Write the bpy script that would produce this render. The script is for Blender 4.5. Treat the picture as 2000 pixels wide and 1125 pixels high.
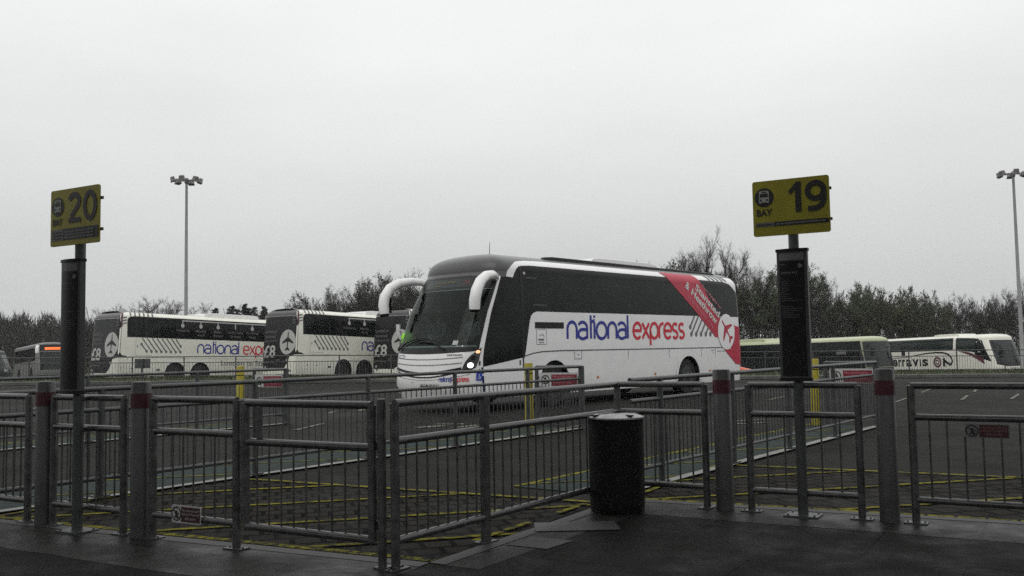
import bpy, bmesh, math, random
from mathutils import Vector, Matrix, noise as mnoise
from math import sin, cos, pi, radians, atan, tan, hypot

SC = bpy.context.scene
COL = SC.collection
for o in list(bpy.data.objects): bpy.data.objects.remove(o)

# ---------------------------------------------------------------- camera
CAM_H, FPX, HOR, ROLL = 1.34, 1850.0, 681.0, 0.017
PITCH = atan((HOR - 562.5) / FPX)
fw = Vector((0, cos(PITCH), sin(PITCH))); r0 = Vector((1, 0, 0)); u0 = r0.cross(fw)
cr = cos(ROLL) * r0 - sin(ROLL) * u0
cu = cos(ROLL) * u0 + sin(ROLL) * r0
cam_d = bpy.data.cameras.new('camera')
cam = bpy.data.objects.new('camera', cam_d); COL.objects.link(cam)
cam_d.sensor_width = 36; cam_d.lens = 36 * FPX / 2000; cam_d.clip_end = 3000; cam_d.clip_start = 0.05
cam.matrix_world = Matrix(((cr.x, cu.x, -fw.x, 0), (cr.y, cu.y, -fw.y, 0), (cr.z, cu.z, -fw.z, CAM_H), (0, 0, 0, 1)))
SC.camera = cam

# ---------------------------------------------------------------- sky, sun, exposure
SUN_EL, SUN_AZ = radians(52), radians(-150)          # azimuth from +Y towards +X
world = bpy.data.worlds.new('World'); SC.world = world; world.use_nodes = True
wn, wl = world.node_tree.nodes, world.node_tree.links
for n in list(wn): wn.remove(n)
sky = wn.new('ShaderNodeTexSky'); sky.sky_type = 'NISHITA'; sky.sun_disc = False
sky.sun_elevation = SUN_EL; sky.sun_rotation = SUN_AZ; sky.dust_density = 6; sky.air_density = 1.5
hs = wn.new('ShaderNodeHueSaturation'); hs.inputs['Saturation'].default_value = 0.10
wl.new(sky.outputs[0], hs.inputs['Color'])
tc = wn.new('ShaderNodeTexCoord'); sx = wn.new('ShaderNodeSeparateXYZ'); wl.new(tc.outputs['Generated'], sx.inputs[0])
ramp = wn.new('ShaderNodeValToRGB'); wl.new(sx.outputs['Z'], ramp.inputs['Fac'])
SKYV = [(0.0, 6.0), (0.08, 6.6), (0.18, 7.9), (0.30, 9.3), (0.45, 10), (1.0, 10.5)]
el = ramp.color_ramp.elements
while len(el) < len(SKYV): el.new(0.5)
for e, (p, v) in zip(el, SKYV):
    e.position = p; e.color = (v / 20 * 0.985, v / 20, v / 20 * 0.995, 1)
nz = wn.new('ShaderNodeTexNoise'); nz.inputs['Scale'].default_value = 2.2; nz.inputs['Detail'].default_value = 5
mp = wn.new('ShaderNodeMapping'); mp.inputs['Scale'].default_value = (1, 1, 3.0)
wl.new(tc.outputs['Generated'], mp.inputs['Vector']); wl.new(mp.outputs[0], nz.inputs['Vector'])
mr = wn.new('ShaderNodeMapRange'); mr.inputs['From Min'].default_value = 0.3; mr.inputs['From Max'].default_value = 0.7
mr.inputs['To Min'].default_value = 18.9; mr.inputs['To Max'].default_value = 21.1
wl.new(nz.outputs['Fac'], mr.inputs['Value'])
mul = wn.new('ShaderNodeMix'); mul.data_type = 'RGBA'; mul.blend_type = 'MULTIPLY'; mul.clamp_result = False
mul.inputs['Factor'].default_value = 1
wl.new(ramp.outputs[0], mul.inputs['A']); wl.new(mr.outputs[0], mul.inputs['B'])
mx = wn.new('ShaderNodeMix'); mx.data_type = 'RGBA'; mx.inputs['Factor'].default_value = 0.96; mx.clamp_result = False
wl.new(hs.outputs[0], mx.inputs['A']); wl.new(mul.outputs['Result'], mx.inputs['B'])
bg = wn.new('ShaderNodeBackground'); bg.inputs['Strength'].default_value = 0.10
wl.new(mx.outputs['Result'], bg.inputs['Color'])
wo = wn.new('ShaderNodeOutputWorld'); wl.new(bg.outputs[0], wo.inputs['Surface'])
sl = bpy.data.lights.new('sun', 'SUN'); sl.energy = 0.5; sl.angle = radians(50); sl.color = (1, 0.97, 0.93)
so = bpy.data.objects.new('sun', sl); COL.objects.link(so)
sd = Vector((sin(SUN_AZ) * cos(SUN_EL), cos(SUN_AZ) * cos(SUN_EL), sin(SUN_EL)))
so.rotation_euler = sd.to_track_quat('Z', 'Y').to_euler(); so.location = (0, -20, 40)
SC.view_settings.view_transform = 'Standard'; SC.view_settings.look = 'None'
SC.view_settings.exposure = 0.0; SC.view_settings.gamma = 1.0; SC.view_settings.use_curve_mapping = False
SC.render.engine = 'CYCLES'
SC.cycles.use_denoising = False
SC.cycles.max_bounces = 8; SC.cycles.transparent_max_bounces = 12
random.seed(7)

# ---------------------------------------------------------------- plan helpers
U = Vector((0.597, 0.802, 0)); V = Vector((0.862, -0.507, 0)); N = Vector((0.507, 0.862, 0))
ZL = -0.03                                            # level of the tarmac; the pavement is at 0
def ground_plane(x, y): return -0.036 * ((x + 18.4) * 0.615 + (y - 44.8) * 0.788)
def smooth(a, b, t):
    t = max(0, min(1, (t - a) / (b - a))); return t * t * (3 - 2 * t)
def kerb_z(x): return max(-0.4, min(0.12, 0.05 - 0.0085 * (x + 17)))
def lot_z(x, y): return ZL + kerb_z(x) * smooth(26, 43, y)
def terrain_z(x, y):
    if y < 43: return lot_z(x, y)
    a = ZL + kerb_z(x); b = max(-2.6, min(0.9, ground_plane(x, y)))
    z = a + (b - a) * smooth(46.2, 49.5, y)
    d = hypot(x, y)
    z += smooth(82, 94, d) * 2.2 * smooth(-38, -14, x)
    hl = smooth(-35, -75, x) * smooth(95, 170, d) * 4.2
    return z + hl

# ---------------------------------------------------------------- materials
def mat(name, col, rough=0.5, metal=0.0, vary=0.15, scale=6.0, bump=0.0, bscale=80.0, coat=0.0, spec=0.5, rvary=0.0, tint=None, emit=None, estr=0):
    m = bpy.data.materials.new(name); m.use_nodes = True
    nt = m.node_tree; b = nt.nodes['Principled BSDF']
    b.inputs['Roughness'].default_value = rough; b.inputs['Metallic'].default_value = metal
    b.inputs['Specular IOR Level'].default_value = spec
    b.inputs['Coat Weight'].default_value = coat; b.inputs['Coat Roughness'].default_value = 0.06
    tcn = nt.nodes.new('ShaderNodeTexCoord')
    if vary:
        n = nt.nodes.new('ShaderNodeTexNoise'); n.inputs['Scale'].default_value = scale; n.inputs['Detail'].default_value = 6
        nt.links.new(tcn.outputs['Object'], n.inputs['Vector'])
        r = nt.nodes.new('ShaderNodeMapRange'); r.inputs['From Min'].default_value = 0.28; r.inputs['From Max'].default_value = 0.72
        nt.links.new(n.outputs['Fac'], r.inputs['Value'])
        mxn = nt.nodes.new('ShaderNodeMix'); mxn.data_type = 'RGBA'
        t2 = tint if tint else [c * (1 - vary) for c in col]
        mxn.inputs['A'].default_value = (*t2, 1); mxn.inputs['B'].default_value = (*[min(1, c * (1 + vary * 0.5)) for c in col], 1)
        nt.links.new(r.outputs[0], mxn.inputs['Factor']); nt.links.new(mxn.outputs['Result'], b.inputs['Base Color'])
        if rvary:
            r2 = nt.nodes.new('ShaderNodeMapRange'); r2.inputs['From Min'].default_value = 0.3; r2.inputs['From Max'].default_value = 0.7
            r2.inputs['To Min'].default_value = max(0.02, rough - rvary); r2.inputs['To Max'].default_value = rough + rvary
            nt.links.new(n.outputs['Fac'], r2.inputs['Value']); nt.links.new(r2.outputs[0], b.inputs['Roughness'])
    else:
        b.inputs['Base Color'].default_value = (*col, 1)
    if bump:
        n2 = nt.nodes.new('ShaderNodeTexNoise'); n2.inputs['Scale'].default_value = bscale; n2.inputs['Detail'].default_value = 4
        nt.links.new(tcn.outputs['Object'], n2.inputs['Vector'])
        bp = nt.nodes.new('ShaderNodeBump'); bp.inputs['Strength'].default_value = bump; bp.inputs['Distance'].default_value = 0.01
        nt.links.new(n2.outputs['Fac'], bp.inputs['Height']); nt.links.new(bp.outputs[0], b.inputs['Normal'])
    if emit:
        b.inputs['Emission Color'].default_value = (*emit, 1); b.inputs['Emission Strength'].default_value = estr
    return m

def glass_mat(name, tint, gloss_mix=0.12, rough=0.02):
    m = bpy.data.materials.new(name); m.use_nodes = True; nt = m.node_tree
    for n in list(nt.nodes): nt.nodes.remove(n)
    o = nt.nodes.new('ShaderNodeOutputMaterial'); t = nt.nodes.new('ShaderNodeBsdfTransparent'); g = nt.nodes.new('ShaderNodeBsdfGlossy')
    t.inputs['Color'].default_value = (*tint, 1); g.inputs['Roughness'].default_value = rough
    g.inputs['Color'].default_value = (0.5, 0.54, 0.52, 1)
    lw = nt.nodes.new('ShaderNodeFresnel'); lw.inputs['IOR'].default_value = 1.45
    mxs = nt.nodes.new('ShaderNodeMixShader'); nt.links.new(lw.outputs[0], mxs.inputs[0])
    nt.links.new(t.outputs[0], mxs.inputs[1]); nt.links.new(g.outputs[0], mxs.inputs[2]); nt.links.new(mxs.outputs[0], o.inputs[0])
    return m

def tex_floor(name, c1, c2, mortar, bw, bh, msize, rot, rough, vary_scale=3.0, offset=0.5, bump=0.3, dark=0.45, spec=0.04):
    m = bpy.data.materials.new(name); m.use_nodes = True; nt = m.node_tree; L = nt.links; b = nt.nodes['Principled BSDF']
    t = nt.nodes.new('ShaderNodeTexCoord'); mpn = nt.nodes.new('ShaderNodeMapping'); mpn.inputs['Rotation'].default_value = (0, 0, rot)
    L.new(t.outputs['Object'], mpn.inputs['Vector'])
    br = nt.nodes.new('ShaderNodeTexBrick'); br.inputs['Scale'].default_value = 1
    br.inputs['Brick Width'].default_value = bw; br.inputs['Row Height'].default_value = bh; br.inputs['Mortar Size'].default_value = msize
    br.inputs['Color1'].default_value = (*c1, 1); br.inputs['Color2'].default_value = (*c2, 1); br.inputs['Mortar'].default_value = (*mortar, 1)
    br.offset = offset; L.new(mpn.outputs[0], br.inputs['Vector'])
    n = nt.nodes.new('ShaderNodeTexNoise'); n.inputs['Scale'].default_value = vary_scale; n.inputs['Detail'].default_value = 8; n.inputs['Roughness'].default_value = 0.65
    L.new(t.outputs['Object'], n.inputs['Vector'])
    r = nt.nodes.new('ShaderNodeMapRange'); r.inputs['From Min'].default_value = 0.3; r.inputs['From Max'].default_value = 0.7
    r.inputs['To Min'].default_value = dark; r.inputs['To Max'].default_value = 1.25; L.new(n.outputs['Fac'], r.inputs['Value'])
    mu = nt.nodes.new('ShaderNodeMix'); mu.data_type = 'RGBA'; mu.blend_type = 'MULTIPLY'; mu.inputs['Factor'].default_value = 1
    L.new(br.outputs['Color'], mu.inputs['A']); L.new(r.outputs[0], mu.inputs['B'])
    n3 = nt.nodes.new('ShaderNodeTexNoise'); n3.inputs['Scale'].default_value = 170; n3.inputs['Detail'].default_value = 2; L.new(t.outputs['Object'], n3.inputs['Vector'])
    r3 = nt.nodes.new('ShaderNodeMapRange'); r3.inputs['To Min'].default_value = 0.55; r3.inputs['To Max'].default_value = 1.45; L.new(n3.outputs['Fac'], r3.inputs['Value'])
    mu2 = nt.nodes.new('ShaderNodeMix'); mu2.data_type = 'RGBA'; mu2.blend_type = 'MULTIPLY'; mu2.inputs['Factor'].default_value = 1
    L.new(mu.outputs['Result'], mu2.inputs['A']); L.new(r3.outputs[0], mu2.inputs['B']); L.new(mu2.outputs['Result'], b.inputs['Base Color'])
    rr = nt.nodes.new('ShaderNodeMapRange'); rr.inputs['From Min'].default_value = 0.35; rr.inputs['From Max'].default_value = 0.65
    rr.inputs['To Min'].default_value = rough - 0.2; rr.inputs['To Max'].default_value = rough + 0.15; L.new(n.outputs['Fac'], rr.inputs['Value'])
    L.new(rr.outputs[0], b.inputs['Roughness'])
    bp = nt.nodes.new('ShaderNodeBump'); bp.inputs['Strength'].default_value = bump; bp.inputs['Distance'].default_value = 0.004
    ad = nt.nodes.new('ShaderNodeMath'); ad.operation = 'SUBTRACT'; L.new(n3.outputs['Fac'], ad.inputs[0]); L.new(br.outputs['Fac'], ad.inputs[1])
    L.new(ad.outputs[0], bp.inputs['Height']); L.new(bp.outputs[0], b.inputs['Normal']); b.inputs['Specular IOR Level'].default_value = spec
    return m

def asphalt_mat():
    m = bpy.data.materials.new('wet_asphalt'); m.use_nodes = True; nt = m.node_tree; L = nt.links; b = nt.nodes['Principled BSDF']
    t = nt.nodes.new('ShaderNodeTexCoord')
    def nz(s, d=5, r=0.6):
        n = nt.nodes.new('ShaderNodeTexNoise'); n.inputs['Scale'].default_value = s; n.inputs['Detail'].default_value = d; n.inputs['Roughness'].default_value = r
        L.new(t.outputs['Object'], n.inputs['Vector']); return n
    big = nz(0.22); mid = nz(1.6, 8, 0.7); fine = nz(60, 3)
    def rng(n, a, c, lo=0.3, hi=0.7):
        r = nt.nodes.new('ShaderNodeMapRange'); r.inputs['From Min'].default_value = lo; r.inputs['From Max'].default_value = hi
        r.inputs['To Min'].default_value = a; r.inputs['To Max'].default_value = c; L.new(n.outputs['Fac'], r.inputs['Value']); return r
    def mulv(a, c):
        q = nt.nodes.new('ShaderNodeMath'); q.operation = 'MULTIPLY'; L.new(a.outputs[0], q.inputs[0]); L.new(c.outputs[0], q.inputs[1]); return q
    q = mulv(mulv(rng(big, 0.7, 1.3), rng(mid, 0.65, 1.35)), rng(fine, 0.6, 1.4))
    mu = nt.nodes.new('ShaderNodeMix'); mu.data_type = 'RGBA'; mu.blend_type = 'MULTIPLY'; mu.inputs['Factor'].default_value = 1
    mu.inputs['A'].default_value = (0.021, 0.0205, 0.019, 1); b.inputs['Specular IOR Level'].default_value = 0.035; L.new(q.outputs[0], mu.inputs['B']); L.new(mu.outputs['Result'], b.inputs['Base Color'])
    L.new(rng(big, 0.55, 0.90).outputs[0], b.inputs['Roughness'])
    bp = nt.nodes.new('ShaderNodeBump'); bp.inputs['Strength'].default_value = 0.5; bp.inputs['Distance'].default_value = 0.006
    L.new(fine.outputs['Fac'], bp.inputs['Height']); L.new(bp.outputs[0], b.inputs['Normal'])
    return m

def worn_paint(name, col, wear=0.45, under=(0.019, 0.0185, 0.0172)):
    m = bpy.data.materials.new(name); m.use_nodes = True; nt = m.node_tree; L = nt.links; b = nt.nodes['Principled BSDF']
    t = nt.nodes.new('ShaderNodeTexCoord'); n = nt.nodes.new('ShaderNodeTexNoise'); n.inputs['Scale'].default_value = 9; n.inputs['Detail'].default_value = 9; n.inputs['Roughness'].default_value = 0.75
    L.new(t.outputs['Object'], n.inputs['Vector'])
    r = nt.nodes.new('ShaderNodeMapRange'); r.inputs['From Min'].default_value = wear - 0.08; r.inputs['From Max'].default_value = wear + 0.1; L.new(n.outputs['Fac'], r.inputs['Value'])
    mxn = nt.nodes.new('ShaderNodeMix'); mxn.data_type = 'RGBA'; mxn.inputs['A'].default_value = (*under, 1); mxn.inputs['B'].default_value = (*col, 1)
    L.new(r.outputs[0], mxn.inputs['Factor']); L.new(mxn.outputs['Result'], b.inputs['Base Color']); b.inputs['Roughness'].default_value = 0.75; b.inputs['Specular IOR Level'].default_value = 0.05
    return m

MT = dict(
    asphalt=asphalt_mat(),
    paving=tex_floor('paving_slabs', (0.0165, 0.0162, 0.0152), (0.013, 0.0127, 0.012), (0.003, 0.003, 0.003), 1.2, 0.9, 0.008, radians(30.5), 0.6, 2.2),
    dpav=tex_floor('damp_sheen_slabs', (0.030, 0.0292, 0.0275), (0.024, 0.0235, 0.022), (0.006, 0.006, 0.006), 1.2, 0.9, 0.010, radians(30.5), 0.5, 2.2, spec=0.10),  # damp strip, its wet sky sheen put into a lighter base colour
    blocks=tex_floor('block_paving', (0.034, 0.031, 0.025), (0.022, 0.020, 0.017), (0.003, 0.003, 0.003), 0.22, 0.22, 0.022, radians(-14), 0.72, 1.4, 0.5, 0.5, spec=0.03),
    kerb=mat('kerb_concrete', (0.27, 0.265, 0.25), 0.7, vary=0.4, scale=5),
    yellow=worn_paint('yellow_road_paint', (0.25, 0.225, 0.016), 0.49), white=worn_paint('white_road_paint', (0.27, 0.265, 0.23), 0.49),
    teal=worn_paint('teal_walkway_paint', (0.034, 0.048, 0.045), 0.42, (0.02, 0.021, 0.02)),
    grass=mat('grass_verge', (0.045, 0.06, 0.02), 0.9, vary=0.5, scale=1.2, bump=0.6, bscale=30, tint=(0.03, 0.032, 0.015)),
    blade=mat('grass_blade', (0.034, 0.050, 0.014), 0.8, vary=0.5, scale=2, tint=(0.030, 0.031, 0.014)),
    earth=mat('earth', (0.035, 0.033, 0.024), 0.95, vary=0.5, scale=0.4),
    steel=mat('galvanised_steel', (0.115, 0.117, 0.113), 0.34, metal=0.6, vary=0.3, scale=14, bump=0.05, rvary=0.1),
    steeld=mat('dull_steel', (0.085, 0.087, 0.088), 0.42, metal=0.5, vary=0.3, scale=10),
    bollard=mat('brushed_bollard_steel', (0.085, 0.086, 0.084), 0.45, metal=0.5, vary=0.25, scale=9, rvary=0.1),
    redband=mat('red_reflective_band', (0.060, 0.002, 0.010), 0.5, vary=0.3),
    casegrey=mat('dark_case_aluminium', (0.06, 0.06, 0.062), 0.45, metal=0.3, vary=0.2), black=mat('black_plastic', (0.005, 0.005, 0.0055), 0.45, vary=0.3, spec=0.25), binblack=mat('black_bin_steel', (0.0045, 0.0045, 0.0045), 0.55, vary=0.3, spec=0.25),
    binlid=mat('bin_lid_metal', (0.42, 0.42, 0.42), 0.42, metal=0.5, vary=0.35, scale=12),
    signyel=mat('yellow_sign_face', (0.27, 0.25, 0.008), 0.5, vary=0.18, scale=5, tint=(0.23, 0.195, 0.008)),
    ink=mat('sign_ink', (0.013, 0.012, 0.013), 0.5, vary=0), inkgrey=mat('grey_ink', (0.13, 0.13, 0.125), 0.6, vary=0),
    dimtext=mat('dim_white_ink', (0.13, 0.13, 0.13), 0.6, vary=0), faint=mat('faint_grey_ink', (0.07, 0.07, 0.07), 0.6, vary=0),
    white_ink=mat('white_ink', (0.62, 0.62, 0.6), 0.5, vary=0), iconw=mat('icon_pale_ink', (0.30, 0.31, 0.28), 0.55, vary=0),
    yelpost=mat('yellow_post_paint', (0.33, 0.275, 0.006), 0.45, vary=0.25, scale=9),
    redsign=mat('red_sign_face', (0.17, 0.006, 0.022), 0.5, vary=0.1), redsign_d=mat('dark_red_sign_face', (0.045, 0.006, 0.008), 0.5, vary=0.1),
    signwhite=mat('white_sign_face', (0.45, 0.45, 0.44), 0.5, vary=0.1), 
    coachwhite=mat('white_coach_paint', (0.83, 0.83, 0.82), 0.28, vary=0.05, scale=3, coat=0.5), coachcream=mat('cream_coach_paint', (0.80, 0.79, 0.70), 0.35, vary=0.08, scale=3, coat=0.3),
    coachblack=mat('black_coach_vinyl', (0.013, 0.013, 0.014), 0.36, vary=0.2, spec=0.25), roofblack=mat('dark_roof_paint', (0.045, 0.045, 0.045), 0.35, vary=0.2, coat=0.3),
    sideglass=mat('dark_side_glass', (0.010, 0.011, 0.011), 0.08, vary=0.5, scale=1.5, spec=0.16), greenglass=mat('green_tinted_glass', (0.022, 0.034, 0.03), 0.08, vary=0.6, scale=1.2, tint=(0.008, 0.012, 0.011), spec=0.25),
    greyglass=mat('grey_windscreen_glass', (0.02, 0.026, 0.026), 0.08, vary=0.5, scale=1.0, spec=0.3), windscreen=glass_mat('tinted_windscreen', (0.42, 0.49, 0.46)), cabglass=glass_mat('cab_window_glass', (0.6, 0.66, 0.63)),
    blue=mat('blue_livery', (0.012, 0.018, 0.27), 0.4, vary=0), red=mat('red_livery', (0.62, 0.010, 0.035), 0.4, vary=0), crimson=mat('crimson_band', (0.46, 0.003, 0.036), 0.35, vary=0.05),
    palecircle=mat('pale_livery_circle', (0.42, 0.42, 0.40), 0.5, vary=0.1), stripe=mat('grey_livery_stripe', (0.13, 0.13, 0.14), 0.45, vary=0), darkline=mat('panel_gap', (0.02, 0.02, 0.02), 0.7, vary=0),
    panelgrey=mat('panel_seam', (0.07, 0.07, 0.07), 0.7, vary=0), softline=mat('soft_panel_gap', (0.30, 0.30, 0.29), 0.7, vary=0),
    tyre=mat('tyre_rubber', (0.012, 0.012, 0.012), 0.85, vary=0.3), rim=mat('wheel_rim', (0.06, 0.06, 0.06), 0.4, metal=0.6, vary=0.3), well=mat('wheel_well', (0.006, 0.006, 0.006), 0.9, vary=0),
    lens=mat('lamp_housing', (0.05, 0.05, 0.052), 0.15, metal=0.3, vary=0.2), lamp_on=mat('lit_headlamp', (0.9, 0.9, 0.9), 0.3, vary=0, emit=(1, 1, 0.96), estr=2.2),
    ind_on=mat('lit_indicator', (0.9, 0.4, 0.2), 0.3, vary=0, emit=(1.0, 0.45, 0.25), estr=1.3), amber=mat('amber_marker', (0.6, 0.16, 0.03), 0.3, vary=0), dest_on=mat('lit_destination', (0.8, 0.2, 0.05), 0.4, vary=0, emit=(1, 0.14, 0.02), estr=1.1),
    dest_dim=mat('dim_destination', (0.09, 0.075, 0.03), 0.5, vary=0), rosy=mat('dim_red_ink', (0.10, 0.02, 0.02), 0.5, vary=0),
    cab=mat('cab_trim', (0.018, 0.020, 0.020), 0.8, vary=0.2), cabgrey=mat('cab_grey', (0.06, 0.065, 0.065), 0.7, vary=0.2), badgeblue=mat('blue_badge', (0.02, 0.05, 0.38), 0.4, vary=0), navy=mat('navy_strip', (0.010, 0.012, 0.07), 0.4, vary=0),
    hivis=mat('hi_vis_fabric', (0.34, 0.95, 0.03), 0.7, vary=0.35, scale=14), skin=mat('skin', (0.42, 0.26, 0.20), 0.6, vary=0.1), shirt=mat('pale_shirt', (0.40, 0.41, 0.42), 0.8, vary=0.15), hair=mat('dark_hair', (0.03, 0.025, 0.02), 0.8, vary=0.2), trouser=mat('dark_trousers', (0.02, 0.02, 0.025), 0.85, vary=0.2),
    lime=mat('lime_bus_paint', (0.50, 0.54, 0.34), 0.45, vary=0.1, coat=0.2), olive=mat('pale_olive_paint', (0.30, 0.31, 0.22), 0.5, vary=0.15), maroon=mat('maroon_swoosh', (0.10, 0.012, 0.03), 0.4, vary=0), orange=mat('orange_car_paint', (0.75, 0.10, 0.03), 0.3, vary=0.05, coat=0.5),
    mastgrey=mat('mast_grey_paint', (0.24, 0.245, 0.24), 0.5, vary=0.15), midgrey=mat('pale_grey_coach_paint', (0.17, 0.172, 0.17), 0.4, vary=0.15), mastlamp=mat('floodlight_casing', (0.16, 0.16, 0.155), 0.5, vary=0.2), darkbus=mat('dark_grey_bus_paint', (0.035, 0.04, 0.042), 0.4, vary=0.2),
    bark=mat('grey_bark', (0.036, 0.033, 0.028), 0.9, vary=0.4, scale=3), barkd=mat('dark_bark', (0.022, 0.021, 0.018), 0.9, vary=0.4, scale=3),
    leaf=mat('spring_leaf', (0.055, 0.068, 0.022), 0.7, vary=0.5, scale=0.8, tint=(0.020, 0.024, 0.012)), leafy=mat('yellow_green_leaf', (0.070, 0.082, 0.022), 0.7, vary=0.5, scale=0.8, tint=(0.030, 0.035, 0.014)), needle=mat('conifer_needle', (0.018, 0.026, 0.018), 0.8, vary=0.5, scale=1),
    concrete=mat('canopy_concrete', (0.18, 0.18, 0.175), 0.8, vary=0.2), wallgrey=mat('block_wall_cladding', (0.16, 0.165, 0.17), 0.6, vary=0.15))

# ---------------------------------------------------------------- mesh builder
class MB:
    def __init__(s): s.v = []; s.f = []; s.m = []; s.cur = 0; s.mats = []
    def use(s, m):
        if m not in s.mats: s.mats.append(m)
        s.cur = s.mats.index(m); return s
    def add(s, vs, fs):
        o = len(s.v); s.v += [tuple(p) for p in vs]
        for f in fs: s.f.append([i + o for i in f]); s.m.append(s.cur)
        return s
    def box(s, c, sz, M=None, taper=1.0):
        x, y, z = [a / 2 for a in sz]
        vs = [Vector((sx * x * (taper if sz_ > 0 else 1), sy * y * (taper if sz_ > 0 else 1), sz_ * z)) for sz_ in (-1, 1) for sy in (-1, 1) for sx in (-1, 1)]
        if M: vs = [M @ p for p in vs]
        return s.add([p + Vector(c) for p in vs], [(0, 2, 3, 1), (4, 5, 7, 6), (0, 1, 5, 4), (2, 6, 7, 3), (0, 4, 6, 2), (1, 3, 7, 5)])
    def tube(s, pts, r, seg=10, caps=True):
        pts = [Vector(p) for p in pts]; n = len(pts)
        rs = r if isinstance(r, (list, tuple)) else [r] * n
        t0 = (pts[1] - pts[0]).normalized(); a = t0.orthogonal().normalized()
        vs = []; fs = []
        for i, p in enumerate(pts):
            if i == 0: t = t0
            elif i == n - 1: t = (pts[-1] - pts[-2]).normalized()
            else: t = ((pts[i + 1] - p).normalized() + (p - pts[i - 1]).normalized()).normalized()
            a = (a - t * a.dot(t)).normalized(); b = t.cross(a)
            k = 1.0
            if 0 < i < n - 1:
                c = (pts[i + 1] - p).normalized().dot(t); k = 1 / max(0.5, c)
            for j in range(seg):
                w = 2 * pi * j / seg; vs.append(p + (a * cos(w) + b * sin(w)) * rs[i] * (k if False else 1))
        for i in range(n - 1):
            for j in range(seg):
                k = (j + 1) % seg; fs.append((i * seg + j, i * seg + k, (i + 1) * seg + k, (i + 1) * seg + j))
        if caps: fs.append(tuple(range(seg - 1, -1, -1))); fs.append(tuple((n - 1) * seg + j for j in range(seg)))
        return s.add(vs, fs)
    def lathe(s, c, prof, seg=32):
        c = Vector(c); vs = []; fs = []; n = len(prof)
        for r, z in prof:
            for j in range(seg):
                w = 2 * pi * j / seg; vs.append(c + Vector((r * cos(w), r * sin(w), z)))
        for i in range(n - 1):
            for j in range(seg):
                k = (j + 1) % seg; fs.append((i * seg + j, i * seg + k, (i + 1) * seg + k, (i + 1) * seg + j))
        fs.append(tuple(range(seg - 1, -1, -1))); fs.append(tuple((n - 1) * seg + j for j in range(seg)))
        return s.add(vs, fs)
    def prism(s, poly, d, M):
        n = len(poly)
        vs = [M @ Vector((x, y, 0)) for x, y in poly] + [M @ Vector((x, y, d)) for x, y in poly]
        return s.add(vs, [tuple(range(n - 1, -1, -1)), tuple(range(n, 2 * n))] + [(i, (i + 1) % n, n + (i + 1) % n, n + i) for i in range(n)])
    def build(s, name, m=None, parent=None, smooth=False, bevel=0):
        me = bpy.data.meshes.new(name); me.from_pydata(s.v, [], s.f)
        for mm in ([m] if m else s.mats): me.materials.append(mm)
        if not m and s.m: me.polygons.foreach_set('material_index', s.m)
        if smooth:
            me.polygons.foreach_set('use_smooth', [True] * len(me.polygons))
        me.update()
        o = bpy.data.objects.new(name, me); COL.objects.link(o)
        if smooth == 'auto':
            md = o.modifiers.new('edge', 'EDGE_SPLIT'); md.split_angle = radians(35)
        if bevel:
            md = o.modifiers.new('bevel', 'BEVEL'); md.width = bevel; md.segments = 2
        if parent: o.parent = parent
        return o

def tag(o, label=None, cat=None, group=None, kind=None):
    if label: o['label'] = label
    if cat: o['category'] = cat
    if group: o['group'] = group
    if kind: o['kind'] = kind
    return o
def thing(name, label, cat, loc=(0, 0, 0), rz=0, group=None, rot=None):
    o = bpy.data.objects.new(name, None); COL.objects.link(o); o.location = loc
    o.rotation_euler = rot if rot else (0, 0, rz); o.empty_display_size = 0.2
    return tag(o, label, cat, group)
def copy_tree(o, parent=None):
    c = o.copy(); COL.objects.link(c)
    if parent: c.parent = parent
    for ch in list(o.children): copy_tree(ch, c)
    return c

_tc = {}
def text2d(s, bold=0.0):
    k = (s, bold)
    if k in _tc: return _tc[k]
    cu_ = bpy.data.curves.new('t', 'FONT'); cu_.body = s; cu_.size = 1; cu_.offset = bold; cu_.resolution_u = 4
    ob = bpy.data.objects.new('t', cu_); COL.objects.link(ob)
    dg = bpy.context.evaluated_depsgraph_get(); dg.update()
    me = bpy.data.meshes.new_from_object(ob.evaluated_get(dg))
    vs = [(v.co.x, v.co.y) for v in me.vertices]; fs = [tuple(p.vertices) for p in me.polygons]
    bpy.data.objects.remove(ob); bpy.data.curves.remove(cu_); bpy.data.meshes.remove(me)
    _tc[k] = (vs, fs); return _tc[k]
def text_fit(s, x, y, w=None, h=None, bold=0.0, align='l'):
    """text mesh in the plane, scaled so that its outline is w wide and h tall, lower left at x, y"""
    vs, fs = text2d(s, bold)
    x0, x1 = min(p[0] for p in vs), max(p[0] for p in vs); y0, y1 = min(p[1] for p in vs), max(p[1] for p in vs)
    ky = h / (y1 - y0) if h else None; kx = w / (x1 - x0) if w else ky
    if ky is None: ky = kx
    W = (x1 - x0) * kx
    ox = {'l': 0, 'c': -W / 2, 'r': -W}[align]
    return [(x + ox + (p[0] - x0) * kx, y + (p[1] - y0) * ky) for p in vs], fs

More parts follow.
